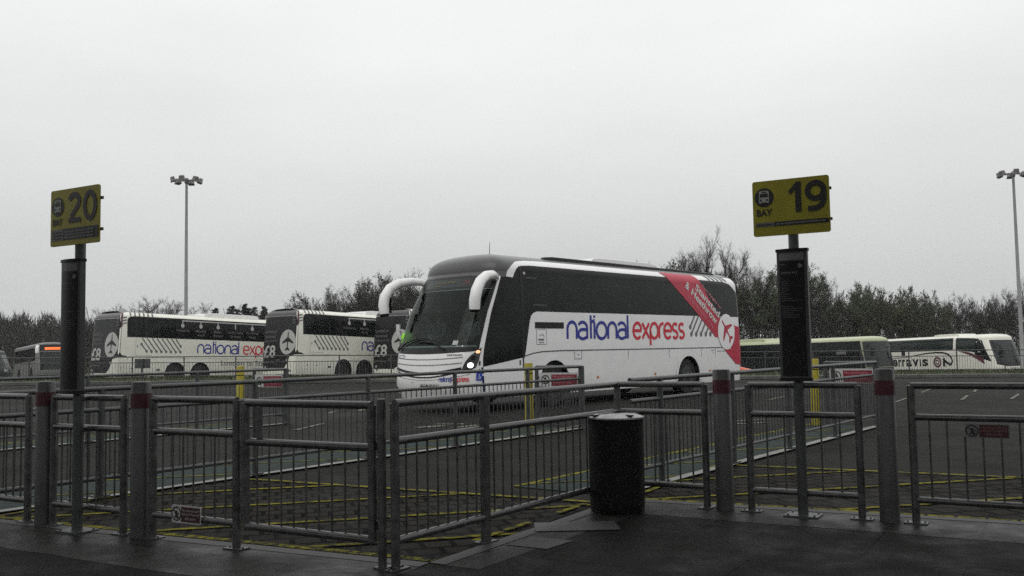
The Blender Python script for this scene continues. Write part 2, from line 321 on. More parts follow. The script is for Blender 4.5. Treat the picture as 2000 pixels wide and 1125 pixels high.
# stroke lettering for the rounded logotype
def arc(cx, cy, rx, ry, a0, a1, n=14): return [(cx + rx * cos(radians(a0 + (a1 - a0) * i / n)), cy + ry * sin(radians(a0 + (a1 - a0) * i / n))) for i in range(n + 1)]
LET = {
    'n': (0.80, [[(0, 0), (0, 0.55)] + arc(0.34, 0.56, 0.34, 0.44, 180, 0)[1:] + [(0.68, 0)]]),
    'a': (0.82, [arc(0.33, 0.66, 0.34, 0.34, 150, 0) + [(0.67, 0)], [(0.67, 0.56), (0.36, 0.56)] + arc(0.33, 0.28, 0.33, 0.28, 90, 270)[1:] + [(0.40, 0), (0.67, 0.10)]]),
    't': (0.36, [[(0.14, 1.42), (0.14, 0)], [(0.14, 1.0), (0.44, 1.12)]]),
    'i': (0.22, [[(0.06, 0), (0.06, 1.0)], [(0.06, 1.28), (0.06, 1.42)]]),
    'o': (0.92, [arc(0.40, 0.5, 0.40, 0.5, 0, 360, 26)]),
    'l': (0.20, [[(0.02, 0), (0.02, 1.48)]]),
    'e': (0.86, [[(0.05, 0.5), (0.74, 0.5)] + arc(0.39, 0.5, 0.38, 0.5, 0, 315, 24)[1:]]),
    'x': (0.78, [[(0.0, 1.0), (0.66, 0)], [(0.66, 1.0), (0.0, 0)]]),
    'p': (0.88, [[(0, -0.45), (0, 0.5)] + arc(0.38, 0.5, 0.38, 0.5, 180, -180, 26)[1:]]),
    'r': (0.50, [[(0, 0), (0, 0.5)] + arc(0.36, 0.56, 0.36, 0.42, 180, 75)[1:]]),
    's': (0.68, [arc(0.28, 0.74, 0.25, 0.25, 35, 270, 14) + arc(0.28, 0.25, 0.25, 0.24, 90, -150, 14)[1:]]),
}
def stroke_word(word, x, z, xh, w=0.17, width=None):
    """list of strips (quads) in the plane; advance widths scaled to the wanted overall width"""
    tot = sum(LET[c][0] for c in word) - 0.14; k = xh if not width else width / tot
    out = []; cx = x
    for c in word:
        adv, st = LET[c]
        for pl in st:
            P = [(cx + a * k, z + b * xh) for a, b in pl]
            q = []; n = len(P); hw = w * xh / 2
            closed = hypot(P[0][0] - P[-1][0], P[0][1] - P[-1][1]) < 1e-6
            for i in range(n):
                a = P[i - 1] if i else (P[-2] if closed else P[0]); b = P[i + 1] if i < n - 1 else (P[1] if closed else P[-1])
                dx, dy = b[0] - a[0], b[1] - a[1]; d = hypot(dx, dy) or 1
                q.append(((P[i][0] - dy / d * hw, P[i][1] + dx / d * hw), (P[i][0] + dy / d * hw, P[i][1] - dx / d * hw)))
            vs = [p for pr in q for p in pr]; fs = [(2 * i, 2 * i + 1, 2 * i + 3, 2 * i + 2) for i in range(n - 1)]
            out.append((vs, fs))
        cx += adv * k
    return out
def dashes(x0, x1, y, h, rnd, gap=0.5):
    """a line of unreadably small print: word-length bars"""
    out = []; x = x0
    while x < x1 - h:
        w = h * rnd.uniform(1.2, 4.5); w = min(w, x1 - x); out.append([(x, y), (x + w, y), (x + w, y + h), (x, y + h)]); x += w + h * gap
    return out

# ---------------------------------------------------------------- coach shell: a surface q (round the outline, rightwards as seen from outside), h (up the side)
class Shell:
    def __init__(s, L=12.0, xc=2.0, rear=0.45, nF=4.0, nR=5.0, w0=1.25, ws=1.2, zknee=2.2, zs=3.1, ztop=3.48, x0=((0.3, .1), (.6, 0), (1.2, .04), (1.45, .12), (2.2, .38), (3.1, .82)), xridge=1.9, xr=((0.3, .02), (1.2, 0), (3.1, .12)), rridge=0.5, zb=0.3, m=2.6, bow=0.0):
        s.bow = bow
        s.L, s.xc, s.xe, s.nF, s.nR = L, xc, L - rear, nF, nR
        s.w0, s.ws, s.zk, s.zs, s.zt, s.x0, s.xridge, s.xr, s.rridge, s.zb, s.m = w0, ws, zknee, zs, ztop, x0, xridge, xr, rridge, zb, m
        def table(a, w, n, K=200):
            T = [(0.0, 1.0, 0.0)]; px, py = a, 0.0
            for i in range(1, K + 1):
                th = pi / 2 * (i / K); c, d = max(0.0, cos(th)), sin(th); g = (c ** n + d ** n) ** (1 / n); c, d = (c / g, d / g) if i < K else (0.0, 1.0)
                x, y = a * c, w * d; T.append((T[-1][0] + hypot(x - px, y - py), c, d)); px, py = x, y
            return T
        s.TF = table(xc, w0, nF); s.TR = table(rear, w0, nR)
        s.Pf, s.Pr = s.TF[-1][0], s.TR[-1][0]; s.Ls = s.xe - xc; s.Pt = s.Pf + s.Ls + s.Pr
        # roof arc table: t -> arc length
        s.RT = [(0.0, 0.0)]; py, pz = ws, zs
        for i in range(1, 101):
            t = pi / 2 * i / 100; y = ws * max(0, cos(t)) ** (2 / m); z = zs + (ztop - zs) * sin(t) ** (2 / m)
            s.RT.append((s.RT[-1][0] + hypot(y - py, z - pz), t)); py, pz = y, z
        s.hmax = zs + s.RT[-1][0]
    @staticmethod
    def _lk2(T, p):
        if p <= 0: return T[0][1:]
        if p >= T[-1][0]: return T[-1][1:]
        lo, hi = 0, len(T) - 1
        while hi - lo > 1:
            mid = (lo + hi) // 2
            if T[mid][0] <= p: lo = mid
            else: hi = mid
        a, b = T[lo], T[hi]; k = (p - a[0]) / max(1e-9, b[0] - a[0]); return a[1] + (b[1] - a[1]) * k, a[2] + (b[2] - a[2]) * k
    @staticmethod
    def _lk(T, p):
        lo, hi = 0, len(T) - 1
        if p <= 0: return T[0][1]
        if p >= T[-1][0]: return T[-1][1]
        while hi - lo > 1:
            mid = (lo + hi) // 2
            if T[mid][0] <= p: lo = mid
            else: hi = mid
        a, b = T[lo], T[hi]; return a[1] + (b[1] - a[1]) * (p - a[0]) / max(1e-9, b[0] - a[0])
    @staticmethod
    def _in(T, z):
        if z <= T[0][0]: return T[0][1]
        for a, b in zip(T, T[1:]):
            if z <= b[0]: return a[1] + (b[1] - a[1]) * (z - a[0]) / (b[0] - a[0])
        return T[-1][1]
    def lev(s, h):
        if h <= s.zs:
            w = s.w0 - (0.03 * max(0, (0.75 - h) / 0.45) ** 2 if h < 0.75 else 0)
            if h > s.zk: w = s.w0 + (s.ws - s.w0) * ((h - s.zk) / (s.zs - s.zk)) ** 1.4
            return h, w, s.xc - s._in(s.x0, h), (s.L - s.xe) - s._in(s.xr, h)
        t = s._lk(s.RT, h - s.zs); c = max(0.0, cos(t)) ** (2 / s.m); z = s.zs + (s.zt - s.zs) * sin(t) ** (2 / s.m)
        a0 = s._in(s.x0, s.zs); b0 = s._in(s.xr, s.zs)
        return z, s.ws * c, s.xc - (s.xridge - (s.xridge - a0) * c), (s.L - s.xe) - (s.rridge - (s.rridge - b0) * c)
    def P0(s, q, h):
        P = -q; sg = 1 if P >= 0 else -1; p = abs(P)
        if p > s.Pt: p = 2 * s.Pt - p; sg = -sg
        z, w, af, ar = s.lev(h)
        if p <= s.Pf:
            c, d = s._lk2(s.TF, p); x = s.xc - (af - s.bow * d * d * (w / s.w0)) * c; y = w * d
        elif p <= s.Pf + s.Ls: x = s.xc + p - s.Pf; y = w
        else:
            c, d = s._lk2(s.TR, s.Pt - p); x = s.xe + ar * c; y = w * d
        return Vector((x, sg * y, z))
    def S(s, q, h, off=0.0):
        p = s.P0(q, h)
        if off:
            e = 0.02; h0, h1 = max(s.zb, h - e), min(s.hmax - 0.01, h + e)
            n = (s.P0(q + e, h) - s.P0(q - e, h)).cross(s.P0(q, h1) - s.P0(q, h0))
            if n.length > 1e-9:
                n.normalize()
                if n.dot(p - Vector((min(max(p.x, 1.5), s.L - 1), 0, 1.6))) < 0: n = -n
                p = p + n * off
        return p
    def hz(s, z):                                    # height above ground -> h
        if z <= s.zs: return z
        for a, t in s.RT:
            if s.zs + (s.zt - s.zs) * sin(t) ** (2 / s.m) >= z: return s.zs + a
        return s.hmax
    def qx(s, x, side):                              # side -1: nearside (q>0), +1: offside (q<0)
        if x < s.xc:
            a0 = s.xc
            lo, hi = 0.0, s.Pf
            for _ in range(40):
                m_ = (lo + hi) / 2
                if s.xc - a0 * s._lk2(s.TF, m_)[0] < x: lo = m_
                else: hi = m_
            p = lo
        elif x <= s.xe: p = s.Pf + x - s.xc
        else: p = s.Pt - max(0, (s.L - x)) * s.Pr / (s.L - s.xe)
        return p if side < 0 else -p
    def body(s, name, m, parent, arches=(), holes=(), R=0.56, zc=0.5, Rbox=0.62):
        """arches: x of wheel centres; holes: (p0, p1, h0, h1, side or 0)"""
        ps = [T[0] for T in s.TF[::8]] + [s.Pf]
        ps += [s.Pf + s.Ls * i / 24 for i in range(1, 25)] + [s.Pt - T[0] for T in s.TR[::-10]] + [s.Pt]
        hs_ = [s.zb, .36, .45, .6, .75, .9, 1.05, 1.2, 1.3, 1.45, 1.6, 1.8, 2.0, 2.2, 2.4, 2.6, 2.8, 2.95, s.zs] + [s.zs + (s.hmax - s.zs) * f for f in (.03, .06, .1, .14, .18, .23, .28, .35, .45, .6, .8, 1)]
        ztop = zc + Rbox
        if arches: hs_.append(ztop)
        for x in arches: ps += [s.Pf + x - Rbox - s.xc, s.Pf + x + Rbox - s.xc]
        for a, b, c, d, sd_ in holes: ps += [a, b]; hs_ += [c, d]
        def uniq(l):
            l = sorted(l); o = [l[0]]
            for a in l[1:]:
                if a - o[-1] > 1e-3: o.append(a)
            return o
        ps = uniq([min(max(p, 0), s.Pt) for p in ps]); hs_ = uniq(hs_)
        mb = MB()
        for sd_ in (-1, 1):
            idx = {}
            for i, p in enumerate(ps):
                for j, h in enumerate(hs_):
                    idx[i, j] = len(mb.v); mb.v.append(tuple(s.P0(-sd_ * p, h)))
            for i in range(len(ps) - 1):
                pm = (ps[i] + ps[i + 1]) / 2; xm = s.xc + pm - s.Pf
                for j in range(len(hs_) - 1):
                    hm = (hs_[j] + hs_[j + 1]) / 2
                    if hm < ztop and any(abs(xm - x) < Rbox for x in arches): continue
                    if any(a < pm < b and c < hm < d and k in (0, sd_) for a, b, c, d, k in holes): continue
                    f = (idx[i, j], idx[i + 1, j], idx[i + 1, j + 1], idx[i, j + 1])
                    mb.f.append(list(f if sd_ > 0 else f[::-1])); mb.m.append(0)
            for x in arches:                          # plate round each wheel arch
                K = 20; inner = []; outer = []
                a_lo = math.asin(max(-1, (s.zb - zc) / R))
                for k in range(K + 1):
                    a = a_lo + (pi - 2 * a_lo) * k / K; ix, iz = R * cos(a), zc + R * sin(a)
                    dx, dz = cos(a), sin(a); t = 1e9
                    if abs(dx) > 1e-6: t = min(t, Rbox / abs(dx))
                    if dz > 1e-6: t = min(t, Rbox / dz)
                    if dz < -1e-6: t = min(t, (zc - s.zb) / -dz)
                    if k in (0, K): t = Rbox / abs(dx); oz = s.zb; ox = dx * t
                    else: ox, oz = dx * t, zc + dz * t
                    inner.append((x + ix, iz)); outer.append((x + ox, oz))
                corner = {}
                n0 = len(mb.v)
                for (a, b), (c, d) in zip(inner, outer):
                    mb.v.append(tuple(s.P0(-sd_ * (s.Pf + a - s.xc), b))); mb.v.append(tuple(s.P0(-sd_ * (s.Pf + c - s.xc), d)))
                for k in range(K):
                    f = [n0 + 2 * k, n0 + 2 * k + 1, n0 + 2 * k + 3, n0 + 2 * k + 2]; mb.f.append(f); mb.m.append(0)
                    c0, c1 = outer[k], outer[k + 1]   # fill the box corner
                    if abs(c0[0] - c1[0]) > 1e-6 and abs(c0[1] - c1[1]) > 1e-6:
                        cxn = c0[0] if abs(abs(c0[0] - x) - Rbox) < 1e-6 else c1[0]; czn = ztop if max(c0[1], c1[1]) > zc else s.zb
                        mb.v.append(tuple(s.P0(-sd_ * (s.Pf + cxn - s.xc), czn))); mb.f.append([n0 + 2 * k + 1, len(mb.v) - 1, n0 + 2 * k + 3]); mb.m.append(0)
        # underside
        ring = [s.P0(q, s.zb) for q in [-p for p in ps]] + [s.P0(q, s.zb) for q in ps[::-1]]
        if not arches: mb.add(ring, [tuple(range(len(ring)))])
        ob = mb.build(name, m, parent, smooth='auto')
        bm = bmesh.new(); bm.from_mesh(ob.data); bmesh.ops.remove_doubles(bm, verts=bm.verts, dist=1e-4); bmesh.ops.recalc_face_normals(bm, faces=bm.faces); bm.to_mesh(ob.data); bm.free()
        for p_ in ob.data.polygons: p_.use_smooth = True
        return ob
    def decal(s, name, loops, m, parent, layer=1, cut=0.12):
        bm = bmesh.new()
        for lp in loops:
            try: bm.faces.new([bm.verts.new((a, b, 0)) for a, b in lp])
            except ValueError: pass
        bm.normal_update()
        bmesh.ops.triangulate(bm, faces=bm.faces)
        x0, x1 = min(v.co.x for v in bm.verts), max(v.co.x for v in bm.verts); y0, y1 = min(v.co.y for v in bm.verts), max(v.co.y for v in bm.verts)
        def curved(q):
            p = abs(q); p = 2 * s.Pt - p if p > s.Pt else p
            return p < s.Pf + .05 or p > s.Pf + s.Ls - .05
        cuts = []
        q = math.floor(x0 / cut) * cut
        while q < x1:
            if curved(q) and q > x0: cuts.append(((q, 0, 0), (1, 0, 0)))
            q += cut
        for q in (s.Pf, -s.Pf, s.Pf + s.Ls, -s.Pf - s.Ls):
            if x0 < q < x1: cuts.append(((q, 0, 0), (1, 0, 0)))
        h = math.floor(y0 / 0.1) * 0.1
        while h < y1:
            if h > y0 and (h > 2.15 or any(curved(t) for t in (x0, x1))): cuts.append(((0, h, 0), (0, 1, 0)))
            h += 0.1 if h < 3 else 0.05
        for co, no in cuts:
            bmesh.ops.bisect_plane(bm, geom=bm.verts[:] + bm.edges[:] + bm.faces[:], plane_co=co, plane_no=no)
        for v in bm.verts: v.co = s.S(v.co.x, v.co.y, 0.004 * layer)
        bmesh.ops.recalc_face_normals(bm, faces=bm.faces)
        me = bpy.data.meshes.new(name); bm.to_mesh(me); bm.free(); me.materials.append(m)
        ob = bpy.data.objects.new(name, me); COL.objects.link(ob); ob.parent = parent
        return ob
    def flat(s, name, pieces, m, parent, layer=2):
        """pieces: (verts2d, faces) in q, h"""
        mb = MB(); off = 0.004 * layer
        for k, (vs, fs) in enumerate(pieces): mb.add([s.S(a, b, off + 0.0004 * (k % 9)) for a, b in vs], fs)
        return mb.build(name, m, parent)
def rect(a, b, c, d): return [(a, b), (c, b), (c, d), (a, d)]
def rrect(x0, z0, x1, z1, r, n=5, corners=(1, 1, 1, 1)):
    out = []
    for k, (cx, cz, a) in enumerate(((x0 + r, z0 + r, 180), (x1 - r, z0 + r, 270), (x1 - r, z1 - r, 0), (x0 + r, z1 - r, 90))):
        if corners[k]: out += arc(cx, cz, r, r, a, a + 90, n)
        else: out.append([(x0, z0), (x1, z0), (x1, z1), (x0, z1)][k])
    return out
def ring(cx, cz, r0, r1, a0=0, a1=360, n=24, zx=1.0):
    o = arc(cx, cz, r1, r1 * zx, a0, a1, n); i = arc(cx, cz, r0, r0 * zx, a0, a1, n)
    vs = [p for pr in zip(i, o) for p in pr]
    return vs, [(2 * k, 2 * k + 1, 2 * k + 3, 2 * k + 2) for k in range(n)]
def bar2(a, b, w):
    dx, dz = b[0] - a[0], b[1] - a[1]; d = hypot(dx, dz); nx, nz_ = -dz / d * w / 2, dx / d * w / 2
    return [(a[0] + nx, a[1] + nz_), (a[0] - nx, a[1] - nz_), (b[0] - nx, b[1] - nz_), (b[0] + nx, b[1] + nz_)]
def polyline(pts, w):
    n = len(pts); vs = []
    for i, p in enumerate(pts):
        a = pts[max(0, i - 1)]; b = pts[min(n - 1, i + 1)]; dx, dz = b[0] - a[0], b[1] - a[1]; d = hypot(dx, dz) or 1
        ww = w[i] if isinstance(w, (list, tuple)) else w
        vs += [(p[0] - dz / d * ww / 2, p[1] + dx / d * ww / 2), (p[0] + dz / d * ww / 2, p[1] - dx / d * ww / 2)]
    return vs, [(2 * i, 2 * i + 1, 2 * i + 3, 2 * i + 2) for i in range(n - 1)]
def P1(loop): return loop, [tuple(range(len(loop)))]

def wheel(parent, x, sd, r=0.5, wd=0.3, yo=1.22, zc=None):
    zc = r if zc is None else zc
    mb = MB()
    prof = [(r * .60, 0), (r * .90, 0), (r * .985, .03), (r, .07), (r, wd - .07), (r * .985, wd - .03), (r * .9, wd), (r * .6, wd)]
    Mx = Matrix.Rotation(radians(90) * sd, 4, 'X')
    mb.lathe((0, 0, 0), prof, 32); mb.v = [tuple(Mx @ Vector(p) + Vector((x, sd * yo, zc))) for p in mb.v]
    w = mb.build('wheel', MT['tyre'], parent, smooth='auto')
    m2 = MB(); m2.lathe((0, 0, 0), [(r * .62, -.004), (r * .60, -.012), (r * .52, .05), (r * .30, .06), (r * .26, -.0), (r * .12, -.02)], 28)
    for k in range(8): m2.lathe((r * .36 * cos(k * pi / 4), r * .36 * sin(k * pi / 4), .03), [(.025, .02), (.022, -.02)], 8)
    m2.v = [tuple(Mx @ Vector(p) + Vector((x, sd * yo, zc))) for p in m2.v]
    m2.build('rim', MT['rim'], w, smooth='auto'); return w
def wheel_well(parent, xs, R=0.58, zc=0.5, zb=0.3, y=1.245):
    for x in xs:
        for sd in (-1, 1):
            mb = MB(); vs = []; fs = []
            A = arc(x, zc, R, R, -20, 200, 20)
            for yy in (y, 0.55): vs += [(a, sd * yy, max(zb, b)) for a, b in A]
            n = len(A); fs = [(i, i + 1, n + i + 1, n + i) for i in range(n - 1)] + [tuple(range(n, 2 * n))]
            mb.add(vs, fs); mb.build('wheel_arch', MT['well'], parent)

# ================================================================ ground, road, pavement
def grid_sheet(name, xs, ys, zf, m, kind='structure'):
    mb = MB(); nx = len(xs)
    mb.add([(x, y, zf(x, y)) for y in ys for x in xs], [(j * nx + i, j * nx + i + 1, (j + 1) * nx + i + 1, (j + 1) * nx + i) for j in range(len(ys) - 1) for i in range(nx - 1)])
    return tag(mb.build(name, m, smooth=True), kind=kind)
xs_l = [-95 + 5 * i for i in range(39)]
grid_sheet('ground', [-400, -300, -220, -160, -120] + xs_l + [115, 140, 180, 240, 320, 400], [-60, -30, -10, 0, 10, 20, 26] + [28 + 2 * i for i in range(8)] + [43.0] + [44 + 1.5 * i for i in range(32)] + [96, 105, 115, 130, 150, 175, 200, 240, 300, 380],
           lambda x, y: terrain_z(x, y) - (0.02 if 43 <= y else 0), MT['asphalt'])
# pavement with its saw-tooth edge
def cin(k): return Vector((0.95 + 5.48 * k, 8.5 + 0.42 * k, 0))
def cout(k): return Vector((-0.55 + 5.48 * k, 6.07 + 0.42 * k, 0))
edge = []
for k in range(-4, 6): edge += [cout(k), cin(k)]
mb = MB(); n = len(edge)
top = [(p.x, p.y, 0) for p in edge] + [(p.x, -30, 0) for p in edge]
mb.add(top, [(i, i + 1, n + i + 1, n + i)[::-1] for i in range(n - 1)])
tag(mb.build('pavement', MT['paving']), kind='structure')
mb = MB()
for a, b in zip(edge, edge[1:]):
    t = (b - a).normalized(); nn = Vector((-t.y, t.x, 0))
    q = [a - nn * 0.12, b - nn * 0.12, b, a]
    mb.add([(p.x, p.y, 0.004) for p in q] + [(a.x, a.y, ZL - .02), (b.x, b.y, ZL - .02)], [(0, 1, 2, 3), (3, 2, 5, 4)])
tag(mb.build('pavement_edge', mat('edge_stone', (0.03, 0.029, 0.028), 0.6, vary=0.4, scale=7)), kind='structure')
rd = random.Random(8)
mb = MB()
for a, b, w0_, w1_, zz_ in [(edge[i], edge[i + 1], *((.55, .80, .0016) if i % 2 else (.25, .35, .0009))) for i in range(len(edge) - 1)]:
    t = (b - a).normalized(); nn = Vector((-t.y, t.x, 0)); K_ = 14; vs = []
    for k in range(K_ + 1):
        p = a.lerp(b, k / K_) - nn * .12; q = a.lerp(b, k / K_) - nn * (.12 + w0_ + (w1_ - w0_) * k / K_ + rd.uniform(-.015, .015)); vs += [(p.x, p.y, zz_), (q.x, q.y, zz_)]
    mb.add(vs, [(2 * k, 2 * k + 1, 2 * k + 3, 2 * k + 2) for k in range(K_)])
tag(mb.build('damp_sheen_paving', MT['dpav']), kind='structure')
# small slab and utility cover set into the pavement
mb = MB()
def slab(c, a, b, z=0.0046):
    c = Vector(c); p = [c - U * a - V * b, c + U * a - V * b, c + U * a + V * b, c - U * a + V * b]
    mb.add([(q.x, q.y, z) for q in p], [(0, 1, 2, 3)])
slab((0.16, 6.62, 0), 0.16, 0.16)
tag(mb.build('concrete_pad', mat('pale_pad', (0.030, 0.030, 0.028), 0.65, vary=0.35, scale=8)), kind='structure')
cover = thing('utility_cover', 'rectangular inspection cover with dark seam set in the pavement in front of the black bin', 'cover', (0.45, 7.20, 0.0035), radians(1))
mb = MB(); mb.box((0, 0, 0), (0.62, 0.34, 0.006)); mb.build('lid', mat('cover_lid', (0.024, 0.024, 0.0225), 0.55, vary=0.3, scale=9), cover)
mb = MB(); mb.box((0, -0.176, 0), (0.64, 0.012, 0.008)); mb.box((0.316, 0.0, 0), (0.012, 0.34, 0.008)); mb.build('frame', MT['black'], cover)

def clip(poly, quad):
    for i in range(len(quad)):
        a, b = quad[i], quad[(i + 1) % len(quad)]; out = []
        f = lambda p: (b[0] - a[0]) * (p[1] - a[1]) - (b[1] - a[1]) * (p[0] - a[0])
        for j in range(len(poly)):
            p, q = poly[j], poly[(j + 1) % len(poly)]; fp, fq = f(p), f(q)
            if fp >= 0: out.append(p)
            if (fp >= 0) != (fq >= 0):
                t = fp / (fp - fq); out.append((p[0] + (q[0] - p[0]) * t, p[1] + (q[1] - p[1]) * t))
        poly = out
        if not poly: break
    return poly
def flat_strip(mb, a, b, w, z, quad=None):
    a = Vector((a[0], a[1], 0)); b = Vector((b[0], b[1], 0)); t = (b - a).normalized(); nn = Vector((-t.y, t.x, 0)) * w / 2
    p = [((a - nn).x, (a - nn).y), ((b - nn).x, (b - nn).y), ((b + nn).x, (b + nn).y), ((a + nn).x, (a + nn).y)]
    if quad: p = clip(p, quad)
    if len(p) > 2: mb.add([(x, y, z + (lot_z(x, y) - ZL)) for x, y in p], [tuple(range(len(p)))])
blocks = MB(); yel = MB(); teal = MB(); wht = MB(); kst = MB()
hd = Vector((cos(radians(14)), sin(radians(14)), 0)); hn = Vector((-hd.y, hd.x, 0))
for k in range(-3, 4):
    o = Vector((5.48 * k, 0.42 * k, 0))
    quad = [Vector((-4.53, 8.08, 0)) + o, Vector((-0.55, 6.07, 0)) + o, Vector((0.72, 8.42, 0)) + o, Vector((-3.15, 10.50, 0)) + o]
    q2 = [(p.x, p.y) for p in quad]
    blocks.add([(x, y, ZL + 0.004) for x, y in q2], [(0, 1, 2, 3)])
    for j in range(-2, 7):
        base = hn * (6.88 + 1.02 * (j - 0) + 0.0) + hn * (o.dot(hn))
        flat_strip(yel, base + hd * (o.dot(hd) - 8), base + hd * (o.dot(hd) + 4), 0.07, ZL + 0.012, q2)
    flat_strip(yel, quad[3], quad[2], 0.075, ZL + 0.016)
    flat_strip(yel, quad[0], quad[3], 0.06, ZL + 0.016)
    e0, e1 = quad[0] + N * 0.12 + V * 0.1, quad[1] + N * 0.12 - V * 0.05; L_ = (e1 - e0).length; t = (e1 - e0).normalized(); x = 0
    while x < L_:                                     # broken edge line laid block by block
        flat_strip(yel, e0 + t * x, e0 + t * min(L_, x + 0.19), 0.075, ZL + 0.020); x += 0.215
    e0, e1 = quad[1] + Vector((-0.13, 0.10, 0)), quad[2] + Vector((-0.12, -0.1, 0)); L_ = (e1 - e0).length; t = (e1 - e0).normalized(); x = 0.75
    while x < L_:
        if random.random() < 0.75: flat_strip(yel, e0 + t * x, e0 + t * min(L_, x + 0.36), 0.055, ZL + 0.020)
        x += 0.42
def walkway(a, t0, t1, w, ystart=0):
    """teal walkway on the far side of a divider fence, with a stone edge under the fence"""
    a = Vector(a); nn = Vector((-U.y, U.x, 0))
    q = [a + U * t0, a + U * t1, a + U * t1 + nn * w, a + U * t0 + nn * w]
    teal.add([(p.x, p.y, ZL + 0.008) for p in q], [(0, 1, 2, 3)])
    flat_strip(kst, a + U * t0, a + U * t1, 0.12, ZL + 0.026)
    flat_strip(yel, a + U * t0 + nn * w, a + U * t1 + nn * w, 0.07, ZL + 0.012)
    qq = [(p.x, p.y) for p in q]
    c = q[0]
    for j in range(-2, 14):
        b = hn * (c.dot(hn) + j * 1.0); flat_strip(yel, b + hd * (c.dot(hd) - 6), b + hd * (c.dot(hd) + 14), 0.05, ZL + 0.014, qq)
FC0 = Vector((-4.02, 9.10, 0)); FR0 = Vector((1.46, 9.52, 0)); FL0 = Vector((-5.53, 16.62, 0))
walkway(FC0, -0.9, 8.7, 1.25); walkway(FR0, -0.9, 7.5, 1.15); walkway(FL0, -6.5, 2.0, 1.2); walkway(FR0 + Vector((5.48, .42, 0)), -0.9, 8, 1.2)
tag(blocks.build('block_paving', MT['blocks']), kind='structure')
tag(teal.build('walkway_paint', MT['teal']), kind='structure')
tag(yel.build('yellow_road_markings', MT['yellow']), kind='structure')
tag(kst.build('island_edging', MT['kerb']), kind='structure')
# white marks out on the tarmac
def G(px, py, z=ZL):
    d = fw * FPX + cr * (px - 1000) - cu * (py - 562.5); t = (z - CAM_H) / d.z; return Vector((0, 0, CAM_H)) + d * t
for (a, b, w) in [((575, 841), (632, 828), .10), ((957, 862), (1140, 831), .09), ((815, 836), (868, 832), .22), ((850, 829), (905, 829), .16), ((885, 836), (935, 831), .2), ((1432, 829), (1500, 826), .18), ((1440, 823), (1500, 820), .14),
                  ((640, 808), (655, 804), .14), ((700, 803), (712, 800), .14), ((760, 802), (775, 798), .14), ((1500, 782), (1548, 771), .12), ((1748, 786), (1772, 778), .075), ((1800, 767), (1826, 756), .075), ((1878, 782), (1890, 773), .075), ((1902, 766), (1912, 756), .075), ((1975, 780), (1990, 770), .075), ((60, 800), (95, 790), .075), ((300, 800), (325, 792), .075)]:
    flat_strip(wht, G(*a), G(*b), w, ZL + 0.010)
tag(wht.build('white_road_markings', MT['white']), kind='structure')
# far kerb and the grass verge behind the road
mb = MB()
xx = [-60 + 2 * i for i in range(61)]
prof = [(42.88, -0.03), (42.88, 0.10), (43.02, 0.125), (43.15, 0.115)]
mb.add([(x, y, kerb_z(x) + z) for x in xx for y, z in prof], [(i * 4 + j, (i + 1) * 4 + j, (i + 1) * 4 + j + 1, i * 4 + j + 1) for i in range(60) for j in range(3)])
tag(mb.build('far_kerb', mat('dark_kerb', (0.09, 0.09, 0.085), 0.8, vary=0.4, scale=2)), kind='structure')
def verge_z(x, y): return kerb_z(x) + 0.11 + 0.10 * smooth(43.1, 44.5, y) - 0.02 - max(0, (kerb_z(x) - max(-2.6, min(.9, ground_plane(x, y))))) * smooth(45.6, 48.5, y) + 0.03 * mnoise.noise((x * .6, y * .9, 0))
grid_sheet('grass_verge', [-70 + 1.0 * i for i in range(141)], [43.12, 43.4, 43.8, 44.2, 44.6, 45, 45.4, 45.8, 46.2, 46.6, 47, 47.5, 48], verge_z, MT['grass'])
rg = random.Random(3); mb = MB()
for i in range(16000):
    x = rg.uniform(-32, 32); y = rg.uniform(43.2, 46.0); z = verge_z(x, y); h = rg.uniform(.05, .14); a = rg.uniform(0, pi); w = rg.uniform(.012, .03)
    lx, ly = rg.uniform(-.05, .05), rg.uniform(-.05, .05)
    mb.add([(x - cos(a) * w, y - sin(a) * w, z - .01), (x + cos(a) * w, y + sin(a) * w, z - .01), (x + lx, y + ly, z + h)], [(0, 1, 2)])
tag(mb.build('grass_tufts', MT['blade']), kind='stuff')

fld = MB(); rr_f = [78, 80, 82, 84, 86, 88, 91, 95, 105, 120, 140, 165, 200, 260, 370]; aa = [radians(-50 + 2.5 * i) for i in range(41)]
fld.add([(d * sin(a), d * cos(a), terrain_z(d * sin(a), d * cos(a)) + .08 * smooth(78, 82, d) + .03) for d in rr_f for a in aa], [(j * 41 + i, j * 41 + i + 1, (j + 1) * 41 + i + 1, (j + 1) * 41 + i) for j in range(14) for i in range(40)])
tag(fld.build('field', MT['grass'], smooth=True), kind='structure')

# ================================================================ barriers beside the pavement
ZT, ZM, ZB = 1.015, 0.782, 0.175
def foot(parent, p, rz=0):
    mb = MB(); mb.box((p[0], p[1], 0.006), (0.16, 0.10, 0.012), Matrix.Rotation(rz, 3, 'Z'))
    for sx_ in (-1, 1):
        c = Matrix.Rotation(rz, 3, 'Z') @ Vector((0.06 * sx_, 0, 0)); mb.lathe((p[0] + c.x, p[1] + c.y, 0.012), [(.008, 0), (.008, .009)], 6)
    return mb.build('base_plate', MT['steeld'], parent)
def post(parent, p, zt=ZT, r=0.029, plate=True, rz=0, zb=0.0, m='steel'):
    mb = MB(); mb.tube([(p[0], p[1], zb), (p[0], p[1], zt)], r, 14)
    o = mb.build('post', MT[m], parent, smooth='auto')
    if plate: foot(o, p, rz)
    return o
def rail(parent, name, a, b, z, r=0.025, m='steel'):
    mb = MB(); mb.tube([(a[0], a[1], z), (b[0], b[1], z)], r, 14); return mb.build(name, MT[m], parent, smooth='auto')
